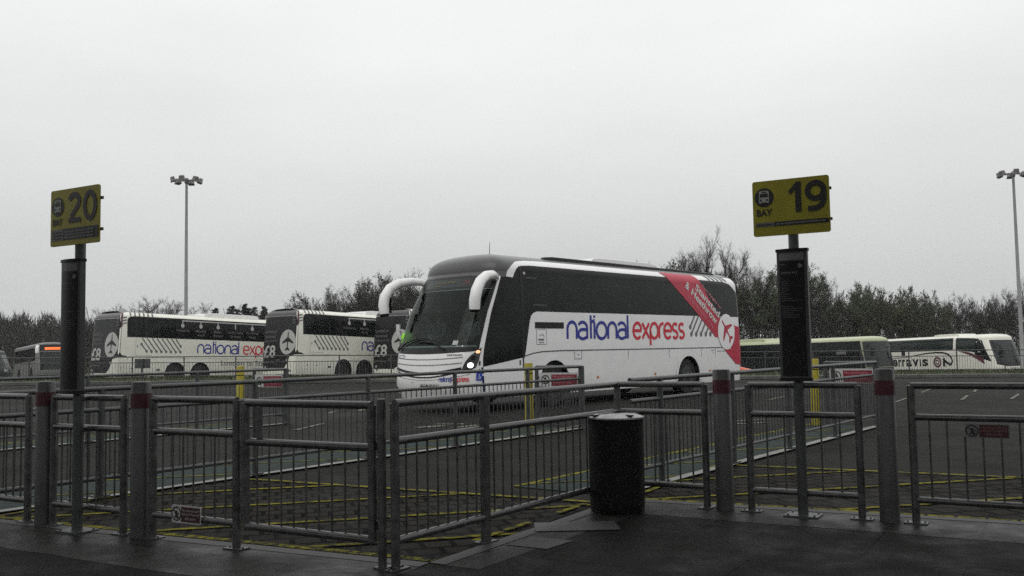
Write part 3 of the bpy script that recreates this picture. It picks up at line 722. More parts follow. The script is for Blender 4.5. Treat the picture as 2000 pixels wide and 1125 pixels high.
def bars(parent, a, b, z0, z1, step, r=0.0075, skip=None, m='steel'):
    a = Vector((a[0], a[1], 0)); b = Vector((b[0], b[1], 0)); L_ = (b - a).length; n = max(1, round(L_ / step)); mb = MB()
    for i in range(1, n):
        p = a.lerp(b, i / n); lo, hi = z0, z1
        if skip and skip[0] < i / n < skip[1]: lo, hi = (skip[2] or z0), (skip[3] or z1)
        mb.tube([(p.x, p.y, lo), (p.x, p.y, hi)], r, 6, caps=False)
    return mb.build('infill_bars', MT[m], parent)
VA = math.atan2(V.y, V.x); UA = math.atan2(U.y, U.x)
def hoop(label, a, b, step=0.105, group='steel guard rails along the pavement', skip=None, posts=(1, 1)):
    a = Vector((*a, 0)); b = Vector((*b, 0)); t = thing('guard_rail', label, 'guard rail', a, 0, group); rz = math.atan2((b - a).y, (b - a).x)
    A, B = Vector((0, 0, 0)), b - a
    if posts[0]: post(t, A, rz=rz)
    if posts[1]: post(t, B, rz=rz)
    rail(t, 'top_rail', A, B, ZT); rail(t, 'middle_rail', A, B, ZM); rail(t, 'bottom_rail', A, B, ZB); bars(t, A, B, ZB, ZM, step, skip=skip)
    return t
def onA(s): q = Vector((2.388, 4.060, 0)) + V * s; return (q.x, q.y)       # the line of posts in front of bay 20
def onB(s): q = Vector((3.863, 6.568, 0)) + V * s; return (q.x, q.y)       # ... and of bay 19
def sA(p): return (Vector((*p, 0)) - Vector((2.388, 4.060, 0))).dot(V)
def sB(p): return (Vector((*p, 0)) - Vector((3.863, 6.568, 0))).dot(V)
A_ = {k: onA(sA(p)) for k, p in dict(a=(-3.97, 7.8), boll1=(-3.79, 7.67), b=(-3.69, 7.62), sign=(-3.36, 7.38), c=(-2.95, 7.18), boll2=(-2.79, 7.08), d=(-2.66, 7.03), e=(-1.92, 6.59), g0=(-1.85, 6.54), g1=(-0.90, 5.98), h=(-0.83, 5.95), p3=(-0.74, 5.90)).items()}
B_ = {k: onB(sB(p)) for k, p in dict(c=(1.58, 7.91), boll1=(1.71, 7.83), d=(1.90, 7.72), sign=(2.24, 7.52), e=(2.63, 7.29), boll2=(2.80, 7.19), f=(2.96, 7.10)).items()}
E0 = onA(sA((-4.58, 8.15)))
hoop('steel guard rail left of the first bollard, cut by the left picture edge', E0, A_['a'])
hoop('short steel guard rail with the bay 20 sign post standing in its middle', A_['b'], A_['c'])
hoop('steel guard rail left of the gate with a red warning plate on its bottom rail', A_['d'], A_['e'], step=0.107)
CORN = Vector((0.90, 8.30, 0))
gr = thing('guard_rail', 'long cornered steel guard rail running from the gate back behind the black bin', 'guard rail', (A_['p3'][0], A_['p3'][1], 0), 0, 'steel guard rails along the pavement')
o_ = Vector((A_['p3'][0], A_['p3'][1], 0)); mid_ = Vector((-0.21, 6.68, 0)) - o_; cor_ = CORN - o_; end_ = Vector((B_['c'][0], B_['c'][1], 0)) - o_
for p, w in ((Vector((0, 0, 0)), .029), (mid_, .036), (cor_, .029), (end_, .029)): post(gr, p, r=w, rz=UA)
for a, b, st in ((Vector((0, 0, 0)), mid_, .108), (mid_, cor_, .108), (cor_, end_, .105)):
    rail(gr, 'top_rail', a, b, ZT); rail(gr, 'middle_rail', a, b, ZM); rail(gr, 'bottom_rail', a, b, ZB); bars(gr, a, b, ZB, ZM, st)
hoop('short steel guard rail with the bay 19 sign post standing in its middle', B_['d'], B_['e'], step=0.135)
hoop('steel guard rail at the right edge with a dark plate under its middle rail', B_['f'], onB(sB(B_['f']) + 2.0), step=0.118, skip=(0.17, 0.33, None, 0.645))
# gate
gt = thing('pedestrian_gate', 'closed steel barrier gate hung on two hinges between guard rails', 'gate', (*A_['g1'], 0))
a, b = Vector((*A_['g1'], 0)) - Vector((*A_['g1'], 0)), Vector((*A_['g0'], 0)) - Vector((*A_['g1'], 0))
mb = MB()
for p in (a, b): mb.tube([(p.x, p.y, 0.155), (p.x, p.y, 1.0)], .029, 14)
for z in (1.0, 0.735, 0.165): mb.tube([(a.x, a.y, z), (b.x, b.y, z)], .026, 14)
mb.build('frame', MT['steel'], gt, smooth='auto'); bars(gt, a, b, 0.165, 0.735, 0.108)
mb = MB(); q = b.lerp(a, 0.12); mb.tube([(q.x, q.y, 0.735), (q.x, q.y, 0.99)], .02, 12); mb.build('latch_tube', MT['steel'], gt, smooth='auto')
for z in (0.75, 0.26):
    mb = MB(); mb.box((a.x + 0.035, a.y - 0.02, z), (0.05, 0.03, 0.05), Matrix.Rotation(VA, 3, 'Z')); mb.tube([(a.x + .045, a.y - .026, z - .05), (a.x + .045, a.y - .026, z + .05)], .010, 8); mb.build('hinge', MT['black'], gt)
hp = thing('gate_post', 'square topped steel hinge post right of the barrier gate', 'post', (*A_['h'], 0)); post(hp, (0, 0), zt=1.04, r=.028, plate=False); foot(hp, (0.04, -0.02), VA)

# bollards
def bollard(p, label):
    t = thing('bollard', label, 'bollard', (*p, 0), 0, 'steel bollards with red bands')
    mb = MB(); mb.lathe((0, 0, 0), [(.072, 0), (.072, 1.128), (.066, 1.14)], 28); mb.build('shaft', MT['bollard'], t, smooth='auto')
    mb = MB(); mb.lathe((0, 0, 0), [(.0735, .945), (.0735, 1.055)], 28); mb.build('red_band', MT['redband'], t, smooth='auto'); return t
bollard(A_['boll1'], 'leftmost steel bollard, beside the bay 20 sign post'); bollard(A_['boll2'], 'steel bollard between the bay 20 sign rail and the rail with a red plate')
bollard(B_['boll1'], 'steel bollard just right of the black bin'); bollard(B_['boll2'], 'steel bollard right of the bay 19 sign post')

# bin
bn = thing('litter_bin', 'round black litter bin with a pale metal lid on the pavement', 'bin', (0.835, 7.86, 0))
mb = MB(); mb.lathe((0, 0, 0), [(.215, 0), (.222, .03), (.226, .1), (.226, .70), (.229, .745), (.222, .75)], 48); mb.build('body', MT['binblack'], bn, smooth='auto')
mb = MB(); mb.lathe((0, 0, 0), [(.222, .752), (.232, .756), (.232, .768), (.17, .789), (.06, .795)], 48); lid = mb.build('lid', MT['binlid'], bn, smooth='auto')
mb = MB()
for k in range(4):
    w = k * pi / 2 + .5; mb.box((0.195 * cos(w), 0.195 * sin(w), .785), (.07, .035, .012), Matrix.Rotation(w, 3, 'Z'))
mb.box((0, 0, .797), (.34, .012, .005), Matrix.Rotation(.5, 3, 'Z')); mb.build('lid_straps', MT['black'], lid)


# divider fences between the bays
def divider(label, a, t0, t1, posts, step=0.098, zt=1.02):
    t = thing('divider_fence', label, 'fence', (a.x, a.y, 0), 0, 'steel fences dividing the bays')
    P = lambda s: U * s
    for s in posts: post(t, P(s), zt=zt, r=.032, rz=UA, m='steeld', zb=-.03)
    ends = [t0] + [s for s in posts if t0 < s < t1] + [t1]
    for x0, x1 in zip(ends, ends[1:]):
        rail(t, 'top_rail', P(x0), P(x1), zt, .024, 'steeld'); rail(t, 'middle_rail', P(x0), P(x1), .82, .021, 'steeld'); rail(t, 'bottom_rail', P(x0), P(x1), .17, .021, 'steeld')
        bars(t, P(x0), P(x1), .17, .82, step, m='steeld')
    return t
divider('long steel divider fence slanting back behind the gate towards the coach front', FC0, -1.6, 8.65, [-.15, .0 + .08, 1.90, 3.65, 5.35, 7.1, 8.65])
divider('steel divider fence slanting back from the black bin behind the bay 19 sign', FR0, -.6, 7.44, [0, 1.75, 3.5, 5.3, 7.44])
divider('steel divider fence at far left in front of the parked coaches', FL0, -6.2, 1.97, [-6.2, -4.1, -2.0, 0, 1.97])
def end_panel(label, a, w, yoff, lbl2, lbl3):
    """framed cross panel closing the far end of a walkway, with a warning sign on it, and a yellow post beside it"""
    t = thing('end_barrier', label, 'barrier', (a.x, a.y, 0), 0, 'barred end barriers of the walkways')
    A, B = Vector((0, 0, 0)), -V * w
    post(t, A, zt=1.03, r=.05, plate=False, m='steeld', zb=-.03); post(t, B, zt=1.03, r=.035, plate=False, m='steeld', zb=-.03)
    rail(t, 'top_rail', A, B, 1.02, .024, 'steeld'); rail(t, 'bottom_rail', A, B, .14, .021, 'steeld'); bars(t, A, B, .14, .82, .055, .008, m='steel'); rail(t, 'middle_rail', A, B, .84, .018, 'steeld')
    c = a - V * (w * .47) - N * 0.06
    s = thing('warning_sign', lbl2, 'sign', (c.x, c.y, .80), VA, 'no passengers signs')
    mb = MB(); mb.box((0, 0, 0), (w * .86, .006, .24)); mb.build('board', MT['signwhite'], s)
    mb = MB(); mb.add([(x, -.0045, z) for x, z in rect(-w * .16, -.11, w * .41, .09)], [(0, 1, 2, 3)]); mb.build('red_panel', MT['redsign'], s)
    mb = MB(); vs, fs = ring(-w * .295, 0, .062, .08); mb.add([(x, -.0046, z) for x, z in vs], fs)
    mb.add([(x, -.0052, z) for x, z in bar2((-w * .295 - .052, .052), (-w * .295 + .052, -.052), .016)], [(0, 1, 2, 3)])
    for lp in (arc(-w * .295, .04, .014, .014, 0, 360, 10), bar2((-w * .295, .025), (-w * .295 + .004, -.02), .03), bar2((-w * .295, .0), (-w * .295 - .02, -.055), .014), bar2((-w * .295, .0), (-w * .295 + .025, -.05), .014), bar2((-w * .295, .018), (-w * .295 + .035, -.008), .012)):
        mb.add([(x, -.0040, z) for x, z in lp], [tuple(range(len(lp)))])
    mb.build('prohibition_symbol', MT['ink'], s)
    mb = MB(); vs, fs = text_fit('No passengers', -w * .13, .02, w * .46, None, .01); mb.add([(x, -.0055, z) for x, z in vs], fs)
    vs, fs = text_fit('beyond this point', -w * .13, -.07, w * .40, None, .005); mb.add([(x, -.0055, z) for x, z in vs], fs); mb.build('lettering', mat('pink_ink', (.40, .14, .16), .6, vary=0), s)
    y = a - V * yoff
    p = thing('marker_post', lbl3, 'post', (y.x, y.y, -.03), 0, 'yellow marker posts')
    mb = MB(); mb.lathe((0, 0, 0), [(.075, 0), (.075, 1.10), (.068, 1.115)], 20); mb.build('shaft', MT['yelpost'], p, smooth='auto')
    mb = MB(); mb.lathe((0, 0, 0), [(.077, .93), (.077, .945)], 20); mb.build('ring_seam', MT['black'], p)
end_panel('end barrier behind the divider fence in front of the big coach', FC0 + U * 8.65, .86, 1.02, 'no passengers sign in front of the big coach door', 'yellow marker post in front of the big coach door')
end_panel('end barrier right of the bay 19 sign', FR0 + U * 7.44, .80, .98, 'no passengers sign right of the bay 19 sign post', 'yellow marker post behind the bay 19 sign')
end_panel('end barrier at left in front of the parked coach tails', FL0 + U * 1.97, .84, 1.22, 'no passengers sign in front of the second parked coach', 'yellow marker post in front of the leftmost parked coach')

# small warning plates on the guard rails
def small_plate(label, p, z, w=.235, h=.10, board='signwhite'):
    s = thing('warning_plate', label, 'sign', (p[0] - N.x * .03, p[1] - N.y * .03, z), VA, 'small warning plates')
    mb = MB(); mb.prism(rrect(-w / 2, -h / 2, w / 2, h / 2, .01, 4), .004, Matrix(((1, 0, 0, 0), (0, 0, -1, 0), (0, 1, 0, 0), (0, 0, 0, 1)))); mb.build('board', MT[board], s)
    mb = MB(); mb.add([(x, -.006, zz) for x, zz in rect(-w * .17, -h * .42, w * .47, h * .42)], [(0, 1, 2, 3)]); mb.build('red_panel', MT['redsign_d'], s)
    cx = -w * .335; mb = MB(); vs, fs = ring(cx, 0, h * .33, h * .41); mb.add([(x, -.006, zz) for x, zz in vs], fs)
    for k, lp in enumerate((bar2((cx - h * .26, h * .26), (cx + h * .26, -h * .26), h * .07), arc(cx, .005, h * .10, h * .16, 0, 360, 12), bar2((cx, -.002), (cx - h * .12, -h * .26), h * .09), bar2((cx, -.002), (cx + h * .1, -h * .28), h * .09), bar2((cx, .008), (cx + h * .24, h * .0), h * .07))):
        mb.add([(x, -.0062 - .0003 * k, zz) for x, zz in lp], [tuple(range(len(lp)))])
    mb.build('prohibition_symbol', MT['ink'], s)
    mb = MB()
    for i, tx in enumerate(('No unauthorised', 'persons beyond', 'this point')):
        vs, fs = text_fit(tx, w * .15, h * (.17 - .25 * i), w * (.56 if i < 2 else .36), None, .012, 'c'); mb.add([(x, -.0072, zz) for x, zz in vs], fs)
    mb.build('lettering', MT['iconw'] if board == 'signwhite' else mat('dull_pink_ink', (.22, .10, .10), .6, vary=0), s)
pA = Vector((*A_['d'], 0)).lerp(Vector((*A_['e'], 0)), .46); small_plate('small red and white warning plate low on the rail left of the gate', pA, .205, .30, .125)
pB = Vector((*B_['f'], 0)) + V * .50; small_plate('small dark warning plate under the middle rail at the right edge', pB, .695, .29, .105, 'midgrey')

# ================================================================ bay signs
def flat_on(mb, pieces, y, dy=.0003):
    for k, (vs, fs) in enumerate(pieces): mb.add([(x, y - dy * k, z) for x, z in vs], fs)
def bus_icon(cx, cz, r):
    body = rrect(cx - r * .52, cz - r * .62, cx + r * .52, cz + r * .70, r * .16)
    return [P1(body)], [P1(rrect(cx - r * .42, cz + r * .02, cx + r * .42, cz + r * .42, r * .05)), P1(arc(cx - r * .32, cz - r * .27, r * .11, r * .11, 0, 360, 10)), P1(arc(cx + r * .32, cz - r * .27, r * .11, r * .11, 0, 360, 10)),
                        P1(rect(cx - r * .30, cz - r * .70, cx + r * .30, cz - r * .52)), P1(rect(cx - r * .25, cz + r * .52, cx + r * .25, cz + r * .60))]
def bay_sign(num, p, label, seed, label2):
    rnd = random.Random(seed)
    t = thing('bay_sign', label, 'bay sign', (*p, 0), VA, 'yellow bay signs on posts')
    mb = MB(); mb.tube([(0, 0, 0), (0, 0, 2.60)], .040, 20); mb.build('post', MT['steeld'], t, smooth='auto')
    mb = MB(); mb.box((0, 0, .007), (.26, .20, .014)); [mb.lathe((.1 * a, .07 * b, .014), [(.009, 0), (.009, .010)], 6) for a in (-1, 1) for b in (-1, 1)]; mb.build('base_plate', MT['steeld'], t)
    W, Hh, yb = .60, .445, -.055; zc = 2.425
    Mx = Matrix(((1, 0, 0, 0), (0, 0, 1, yb), (0, 1, 0, zc), (0, 0, 0, 1)))
    mb = MB(); mb.prism(rrect(-W / 2, -Hh / 2, W / 2, Hh / 2, .018, 5), .012, Mx); pl = mb.build('sign_plate', MT['signyel'], t)
    for z in (-.12, .12):
        mb = MB(); mb.box((0, -.018, zc + z), (.12, .044, .03)); mb.box((.182, -.032, zc + z), (.26, .016, .022)); mb.build('bracket', MT['steeld'], t)
    y = yb - .003
    fr = MB(); cx, cz, r = -W * .345, zc + Hh * .20, .076; flat_on(fr, [P1(arc(cx, cz, r, r, 0, 360, 32))], y)
    pieces = [text_fit('BAY', -W * .345, zc - Hh * .135, .125, .055, .03, 'c')]
    for ch, x, w_ in (('2', -.070, .150), ('0', .105, .170)) if num[0] == '2' else (('1', -.015, .100), ('9', .115, .165)):
        z_, h_, t_ = zc - Hh * .11, .24, .043; a_ = t_ / 2
        if ch == '0': pieces.append(polyline(arc(x + w_ / 2, z_ + h_ / 2, w_ / 2 - a_, h_ / 2 - a_, 0, 360, 36)[:-1] + [(x + w_ - a_, z_ + h_ / 2 + .0001)], t_ * .94))
        if ch == '1': pieces += [P1([(x + w_ - t_ * 1.08, z_), (x + w_, z_), (x + w_, z_ + h_), (x + w_ - t_ * .85, z_ + h_), (x + w_ - t_ * 1.08, z_ + h_ * .93)]), P1([(x, z_ + h_ * .70), (x + .018, z_ + h_ * .60), (x + w_ - t_ * .9, z_ + h_ * .80), (x + w_ - t_ * .85, z_ + h_)])]
        if ch == '9':
            r_ = w_ / 2 - a_; pieces.append(polyline(arc(x + w_ / 2, z_ + h_ * .655, r_, h_ * .345 - a_, 0, 360, 32), t_)); pieces.append(polyline([(x + w_ - a_, z_ + h_ * .66), (x + w_ - a_, z_ + h_ * .42)] + arc(x + w_ * .42, z_ + h_ * .42, w_ * .58 - a_, h_ * .42 - a_ * .9, 0, -90, 12)[1:] + [(x + w_ * .12, z_ + a_ * .9)], t_ * .96))
        if ch == '2': pieces.append(polyline(arc(x + w_ * .46, z_ + h_ * .68, w_ * .54 - a_, h_ * .32 - a_, 165, -25, 18) + [(x + a_ * 1.35, z_ + a_ * 2.0)], t_)); pieces.append(P1(rect(x, z_, x + w_, z_ + t_ * .9)))
    flat_on(fr, pieces, y - .0004); fr.build('lettering', MT['ink'], pl)
    a_, b_ = bus_icon(cx, cz, r); mb = MB(); flat_on(mb, a_, y - .0018); mb.build('bus_symbol', MT['iconw'], pl); mb = MB(); flat_on(mb, b_, y - .0026); mb.build('bus_symbol_windows', MT['ink'], pl)
    zs0 = -.33 if num == '19' else -.40; hs_ = .034 if num == '19' else .088
    mb = MB(); flat_on(mb, [P1(rect(-W * .22, zc + Hh * zs0, W * .485, zc + Hh * zs0 + hs_))], y); mb.build('black_strip', MT['ink'], pl)
    mb = MB(); flat_on(mb, [P1(rect(-W * .47, zc + Hh * zs0, -W * .225, zc + Hh * zs0 + hs_))], y); mb.build('grey_strip', MT['inkgrey'], pl)
    mb = MB(); rows = 1 if num == '19' else 3; hh = .011
    for k in range(rows): flat_on(mb, [P1(d) for d in dashes(-W * .19, W * (.46 if rows == 1 else .40), zc + Hh * zs0 + .010 + k * .023, hh, rnd, .35)], y - .0015)
    mb.build('small_print', MT['dimtext'], pl)
    mb = MB()
    for k in range(rows): flat_on(mb, [P1(d) for d in dashes(-W * .45, -W * .25, zc + Hh * zs0 + .011 + k * .023, .010, rnd, .35)], y - .0015)
    mb.build('service_print', MT['ink'], pl)
    # timetable case on the same post
    z0, z1, w = 1.075, 2.065, .235
    case = MB(); outline = [(-w / 2, -.036), (-w / 2, -.080)] + [(-w / 2 + w * i / 8, -.080 - .022 * sin(pi * i / 8)) for i in range(1, 8)] + [(w / 2, -.080), (w / 2, -.036)]
    case.prism(outline, z1 - z0, Matrix.Translation((0, 0, z0))); cs = case.build('timetable_case', MT['casegrey'], t)
    cap = MB(); big = [(x * 1.06, -.058 + (yy + .058) * 1.2) for x, yy in outline]; cap.prism(big, .022, Matrix.Translation((0, 0, z1))); cap.build('end_cap', MT['black'], cs); cap = MB(); cap.prism(big, .024, Matrix.Translation((0, 0, z0 - .024))); cap.build('end_cap', MT['black'], cs)
    def cy(x): return -.080 - .022 * cos(pi * x / w) - .002
    def curved(mb, lp_list, dy):
        for lp in lp_list:
            mb.add([(x, cy(x) - dy, z) for x, z in lp], [tuple(range(len(lp)))])
    sheet = MB()
    for i in range(10):
        xa, xb = -.095 + .19 * i / 10, -.095 + .19 * (i + 1) / 10; sheet.add([(xa, cy(xa) - .001, z0 + .015), (xb, cy(xb) - .001, z0 + .015), (xb, cy(xb) - .001, z1 - .075), (xa, cy(xa) - .001, z1 - .075)], [(0, 1, 2, 3)])
    sheet.build('timetable_sheet', MT['black'], cs)
    hd_ = MB()
    for i in range(10):
        xa, xb = -.095 + .19 * i / 10, -.095 + .19 * (i + 1) / 10; hd_.add([(xa, cy(xa) - .001, z1 - .07), (xb, cy(xb) - .001, z1 - .07), (xb, cy(xb) - .001, z1 - .015), (xa, cy(xa) - .001, z1 - .015)], [(0, 1, 2, 3)])
    hd_.build('header_strip', MT['dimtext'], cs)
    pr = MB()
    curved(pr, dashes(-.02, .088, z1 - .058, .006, rnd), .002)
    curved(pr, [arc(.066, z1 - .115, .018, .018, 0, 360, 16)], .003); curved(pr, dashes(-.085, -.05, z1 - .105, .007, rnd), .002)
    pr.build('heading_print', MT['inkgrey'], cs)
    pr = MB(); curved(pr, dashes(-.085, .045, z1 - .175, .014, rnd, .25), .002)
    for k in range(16):
        z = z1 - .24 - .0165 * k - (.03 if k > 9 else 0); L_ = rnd.uniform(.04, .09) if k < 8 else rnd.uniform(.08, .165)
        curved(pr, dashes(-.085, -.085 + L_, z, .0055, rnd, .4), .002)
    pr.build('timetable_print', MT['faint'], cs)
    return t
bay_sign('20', (-3.36, 7.35), 'yellow bay 20 sign on a steel post with black timetable case', 5, '')
bay_sign('19', (2.24, 7.48), 'yellow bay 19 sign on a steel post with black timetable case', 9, '')

# ================================================================ vehicles
def place(root, M):
    root.matrix_world = M
def frame(xaxis, up_hint, anchor_local, anchor_world):
    """matrix with local x along xaxis (front to rear), z near up, local anchor at the world anchor"""
    x = Vector(xaxis).normalized(); y = Vector((0, 0, 1)).cross(x).normalized(); z = x.cross(y)
    R = Matrix((x, y, z)).transposed(); t = Vector(anchor_world) - R @ Vector(anchor_local)
    return Matrix.Translation(t) @ R.to_4x4()
def plane_icon(cx, cz, r, rot):
    """airliner seen from above, nose up, turned by rot"""
    half = [(0, .95), (.06, .85), (.075, .40), (.72, -.02), (.80, -.20), (.08, .0), (.065, -.50), (.30, -.72), (.30, -.86), (0, -.74)]
    loop = half + [(-x, y) for x, y in half[-2:0:-1]]
    c, s = cos(rot), sin(rot)
    return [(cx + r * (x * c - y * s), cz + r * (x * s + y * c)) for x, y in loop]
def pods(root, sh, items, m):
    for x0, x1, z1, w in items:
        mb = MB(); zb_ = sh.zt - .06
        pr = [(x0, zb_), (x0 + .12, z1 - .03), (x0 + .35, z1), (x1 - .5, z1), (x1 - .1, z1 - .05), (x1, zb_)]
        mb.prism(pr, w, Matrix(((1, 0, 0, 0), (0, 0, -1, w / 2), (0, 1, 0, 0), (0, 0, 0, 1)))); mb.build('roof_unit', m, root, bevel=.02)
def ends(sh): return sh.Pt
# ---------------------------------------------------------------- the big coach in the middle
sh = Shell(L=11.95, rear=.42, xc=1.6, nF=6.5, bow=.17, ztop=3.58, m=2.5, xridge=1.70, x0=((0.3, -.24), (.6, -.37), (1.2, -.32), (1.45, -.24), (2.2, .10), (3.1, .70)))
coach = thing('coach', 'large white coach with crimson diagonal band, standing in the middle behind the divider fences', 'coach', group='white coaches with blue and red lettering')
Q = lambda x, h: sh.qx(sh.xc - (sh.xc - x) * sh.xc / sh.lev(h)[2] if x < sh.xc else x, -1)
Qo = lambda x, h: -Q(x, h)
pA = sh.qx(.42, -1) - .10
hz = sh.hz
sh.body('body', MT['coachwhite'], coach, arches=(2.75, 8.75), holes=[(0, pA - .05, 1.46, 2.70, 0), (sh.qx(1.05, -1), sh.qx(2.25, -1), 1.62, 2.72, 1)], R=.58, Rbox=.70)
wheel_well(coach, (2.75, 8.75), R=.60)
for x in (2.75, 8.75):
    for sd_ in (-1, 1): wheel(coach, x, sd_, r=.50, yo=1.20)
for sd_ in (-1, 1):                                   # bright trims over the arches
    for x in (2.75, 8.75):
        c = sh.qx(x, -1); vs, fs = ring(c, .5, .585, .69, -8, 188, 26)
        sh.flat('arch_trim', [([(a if sd_ < 0 else -a, max(.3, b)) for a, b in vs], fs)], MT['coachwhite'], coach, 3)
# roof skin, dark down to the top of the windscreen
roof = []
for sg in (1, -1):
    lp = [(0, 3.02), (pA * .6, 3.03), (pA, 3.01), (pA + .12, 2.98), (Q(1.04, 2.98), 2.98), (Q(1.10, 3.1), hz(3.11)), (Q(1.28, hz(3.2)), hz(3.235)), (Q(1.52, hz(3.3)), hz(3.34)), (Q(2.0, hz(3.4)), hz(3.405)), (Q(2.6, 3.4), hz(3.42)), (Q(11.3, 3.4), hz(3.42)), (sh.Pt, hz(3.40)), (sh.Pt, sh.hmax - .005), (0, sh.hmax - .005)]
    roof.append([(sg * a, b) for a, b in lp])
sh.decal('roof_panel', roof, MT['roofblack'], coach, 1)
# windscreen and its dark surround
sh.decal('windscreen', [rect(-pA, 1.42, pA, 2.72)], MT['windscreen'], coach, 1)
sh.decal('windscreen_surround', [rect(-pA, 2.72, pA, 3.02), [(-pA, 1.42), (-pA, 1.34)] + [(pA * 1.0 * (i / 6 - 1), 1.34 - .06 * (1 - (i / 6 - 1) ** 2)) for i in range(1, 6)] + [(0, 1.28)] + [(pA * i / 6, 1.34 - .06 * (1 - (i / 6) ** 2)) for i in range(1, 6)] + [(pA, 1.34), (pA, 1.42)], rect(-pA - .0, 1.42, -pA + .06, 2.72), rect(pA - .06, 1.42, pA, 2.72)], MT['coachblack'], coach, 2)
sh.decal('destination_screen', [rect(-.78, 2.76, .72, 2.97)], MT['greyglass'], coach, 3)
rnd = random.Random(4)
sh.flat('destination_text', [P1(d) for d in dashes(-.45, .22, 2.87, .035, rnd)] + [P1(d) for d in dashes(-.42, -.2, 2.80, .025, rnd)], MT['dest_dim'], coach, 4)
sh.flat('service_number', [text_fit('25', .45, 2.82, .2, .10, .02)], MT['rosy'], coach, 4)
# side glazing
def both(f): return [f(1)]
sg_poly = [(1.67, 1.185), (1.70, 1.21), (1.88, 2.0), (1.93, 2.12), (2.02, 2.19), (2.14, 2.22), (11.60, 2.22), (11.64, 2.6), (11.60, 2.92), (11.48, hz(3.10)), (11.26, hz(3.21)), (10.95, hz(3.27)), (2.6, hz(3.28)), (2.0, hz(3.275)), (1.67, hz(3.25))]
sh.decal('side_window', [[(Q(a, b), b) for a, b in sg_poly]], MT['sideglass'], coach, 1)
og = [(2.45, 1.9), (2.6, 2.22), (11.42, 2.22), (11.42, 2.95), (11.1, hz(3.2)), (10.8, hz(3.27)), (2.45, hz(3.28))]
sh.decal('side_window', [[(Qo(a, b), b) for a, b in og]], MT['sideglass'], coach, 1)
q0, q1 = sh.qx(1.05, 1), sh.qx(2.25, 1)
sh.decal('cab_window', [rect(q1 - .02, 1.60, q0 + .02, 2.74)], MT['cabglass'], coach, 1)
sh.decal('cab_window_surround', [[(-pA - .13, 1.30), (-pA - .13, 2.95), (q1 - .14, 2.95), (q1 - .14, 1.5), (q1, 1.5), (q1, 2.78), (q0, 2.78), (q0, 1.52), (q0 + .05, 1.5)]], MT['coachblack'], coach, 2)
dr = sh.decal('door', [[(pA + .13, .99), (Q(1.61, 1.17), 1.165), (Q(1.61, 2.9), hz(3.24)), (Q(1.47, 3.1), hz(3.17)), (Q(1.37, 3.0), 3.07), (Q(1.32, 2.97), 2.975), (Q(1.05, 2.97), 2.99), (pA + .10, 2.99)]], MT['sideglass'], coach, 1)
sh.decal('door_pillar', [rect(Q(1.60, 1), 1.16, Q(1.68, 1), hz(3.24))], MT['coachblack'], coach, 2)
sh.flat('door_seal', [P1(rect(Q(1.61, 1), .32, Q(1.655, 1), 1.18)), polyline([(pA + .115, .32), (pA + .115, .98)], .05)], MT['darkline'], dr, 2)
sh.flat('door_handle', [P1(rrect(Q(1.49, 1), 1.0, Q(1.535, 1), 1.11, .012, 3))], MT['black'], dr, 2)
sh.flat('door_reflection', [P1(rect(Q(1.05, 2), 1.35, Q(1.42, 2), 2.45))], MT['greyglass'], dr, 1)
sh.flat('edge_strip', [P1(rect(pA + .10, .32, pA + .15, .80))], MT['navy'], coach, 4)
sh.flat('access_badge', [P1(rect(pA - .02, .70, pA + .11, .87))], MT['badgeblue'], coach, 4)
sh.flat('wheelchair_symbol', [ring(pA + .045, .765, .022, .032, -200, 60, 14), P1(bar2((pA + .035, .835), (pA + .04, .775), .013)), P1(bar2((pA + .04, .785), (pA + .075, .75), .011))], MT['white_ink'], coach, 5)
sh.flat('side_camera', [P1(rrect(pA + .03, 1.02, pA + .065, 1.12, .012, 3)), P1(rrect(pA + .035, .90, pA + .06, .95, .01, 3))], MT['black'], coach, 3)
# panel gaps and flaps of the nearside
gl = [polyline([(Q(1.70, 1.2), 1.20), (Q(1.95, 1.25), 1.255), (Q(2.3, 1.3), 1.29), (Q(3.0, 1.3), 1.305), (Q(7, 1.3), 1.303), (Q(11.45, 1.3), 1.30)], .026)]
gl += [P1(rect(Q(x, 1) - .007, .32, Q(x, 1) + .007, 1.295)) for x in (3.80, 5.78, 7.74, 9.46, 10.25)] + [P1(rect(Q(x, 1) - .006, 1.10, Q(x, 1) + .006, 1.295)) for x in (3.52,)] + [P1(rect(Q(3.52, 1), 1.094, Q(3.8, 1), 1.106)), P1(rect(Q(10.35, 1), 1.19, Q(10.85, 1), 1.204))]
sh.flat('panel_gaps', gl, MT['panelgrey'], coach, 1.5)
sh.flat('flap_lock', [P1(arc(Q(3.66, 1), 1.2, .018, .018, 0, 360, 10)), P1(rect(Q(10.0, 1), 1.22, Q(10.2, 1), 1.235)), P1(arc(Q(10.12, 1), 1.16, .016, .016, 0, 360, 10))], MT['darkline'], coach, 2)
sh.flat('destination_slit', [P1(rect(Q(2.06, 1), 1.83, Q(3.12, 1), 1.975))], MT['coachblack'], coach, 2)
x0, x1 = Q(2.11, 1), Q(2.47, 1)
sh.flat('info_plate', [polyline([(x0, 1.46), (x1, 1.46), (x1, 1.81), (x0, 1.81), (x0, 1.46)], .012), polyline([(x0 + .1, 1.65), (x0 + .18, 1.69), (x0 + .26, 1.67), (x0 + .27, 1.62)], .014), *[P1(d) for d in dashes(x0 + .06, x1 - .05, 1.55, .04, rnd, .2)], *[P1(d) for d in dashes(x0 + .09, x1 - .08, 1.495, .02, rnd, .3)]], MT['stripe'], coach, 2)
sh.flat('lettering_blue', stroke_word('national', Q(3.26, 1), 1.585, .405, .19, 2.54), MT['blue'], coach, 2)
sh.flat('lettering_red', stroke_word('express', Q(6.03, 1), 1.585, .405, .205, 2.50), MT['red'], coach, 2)
rods = []
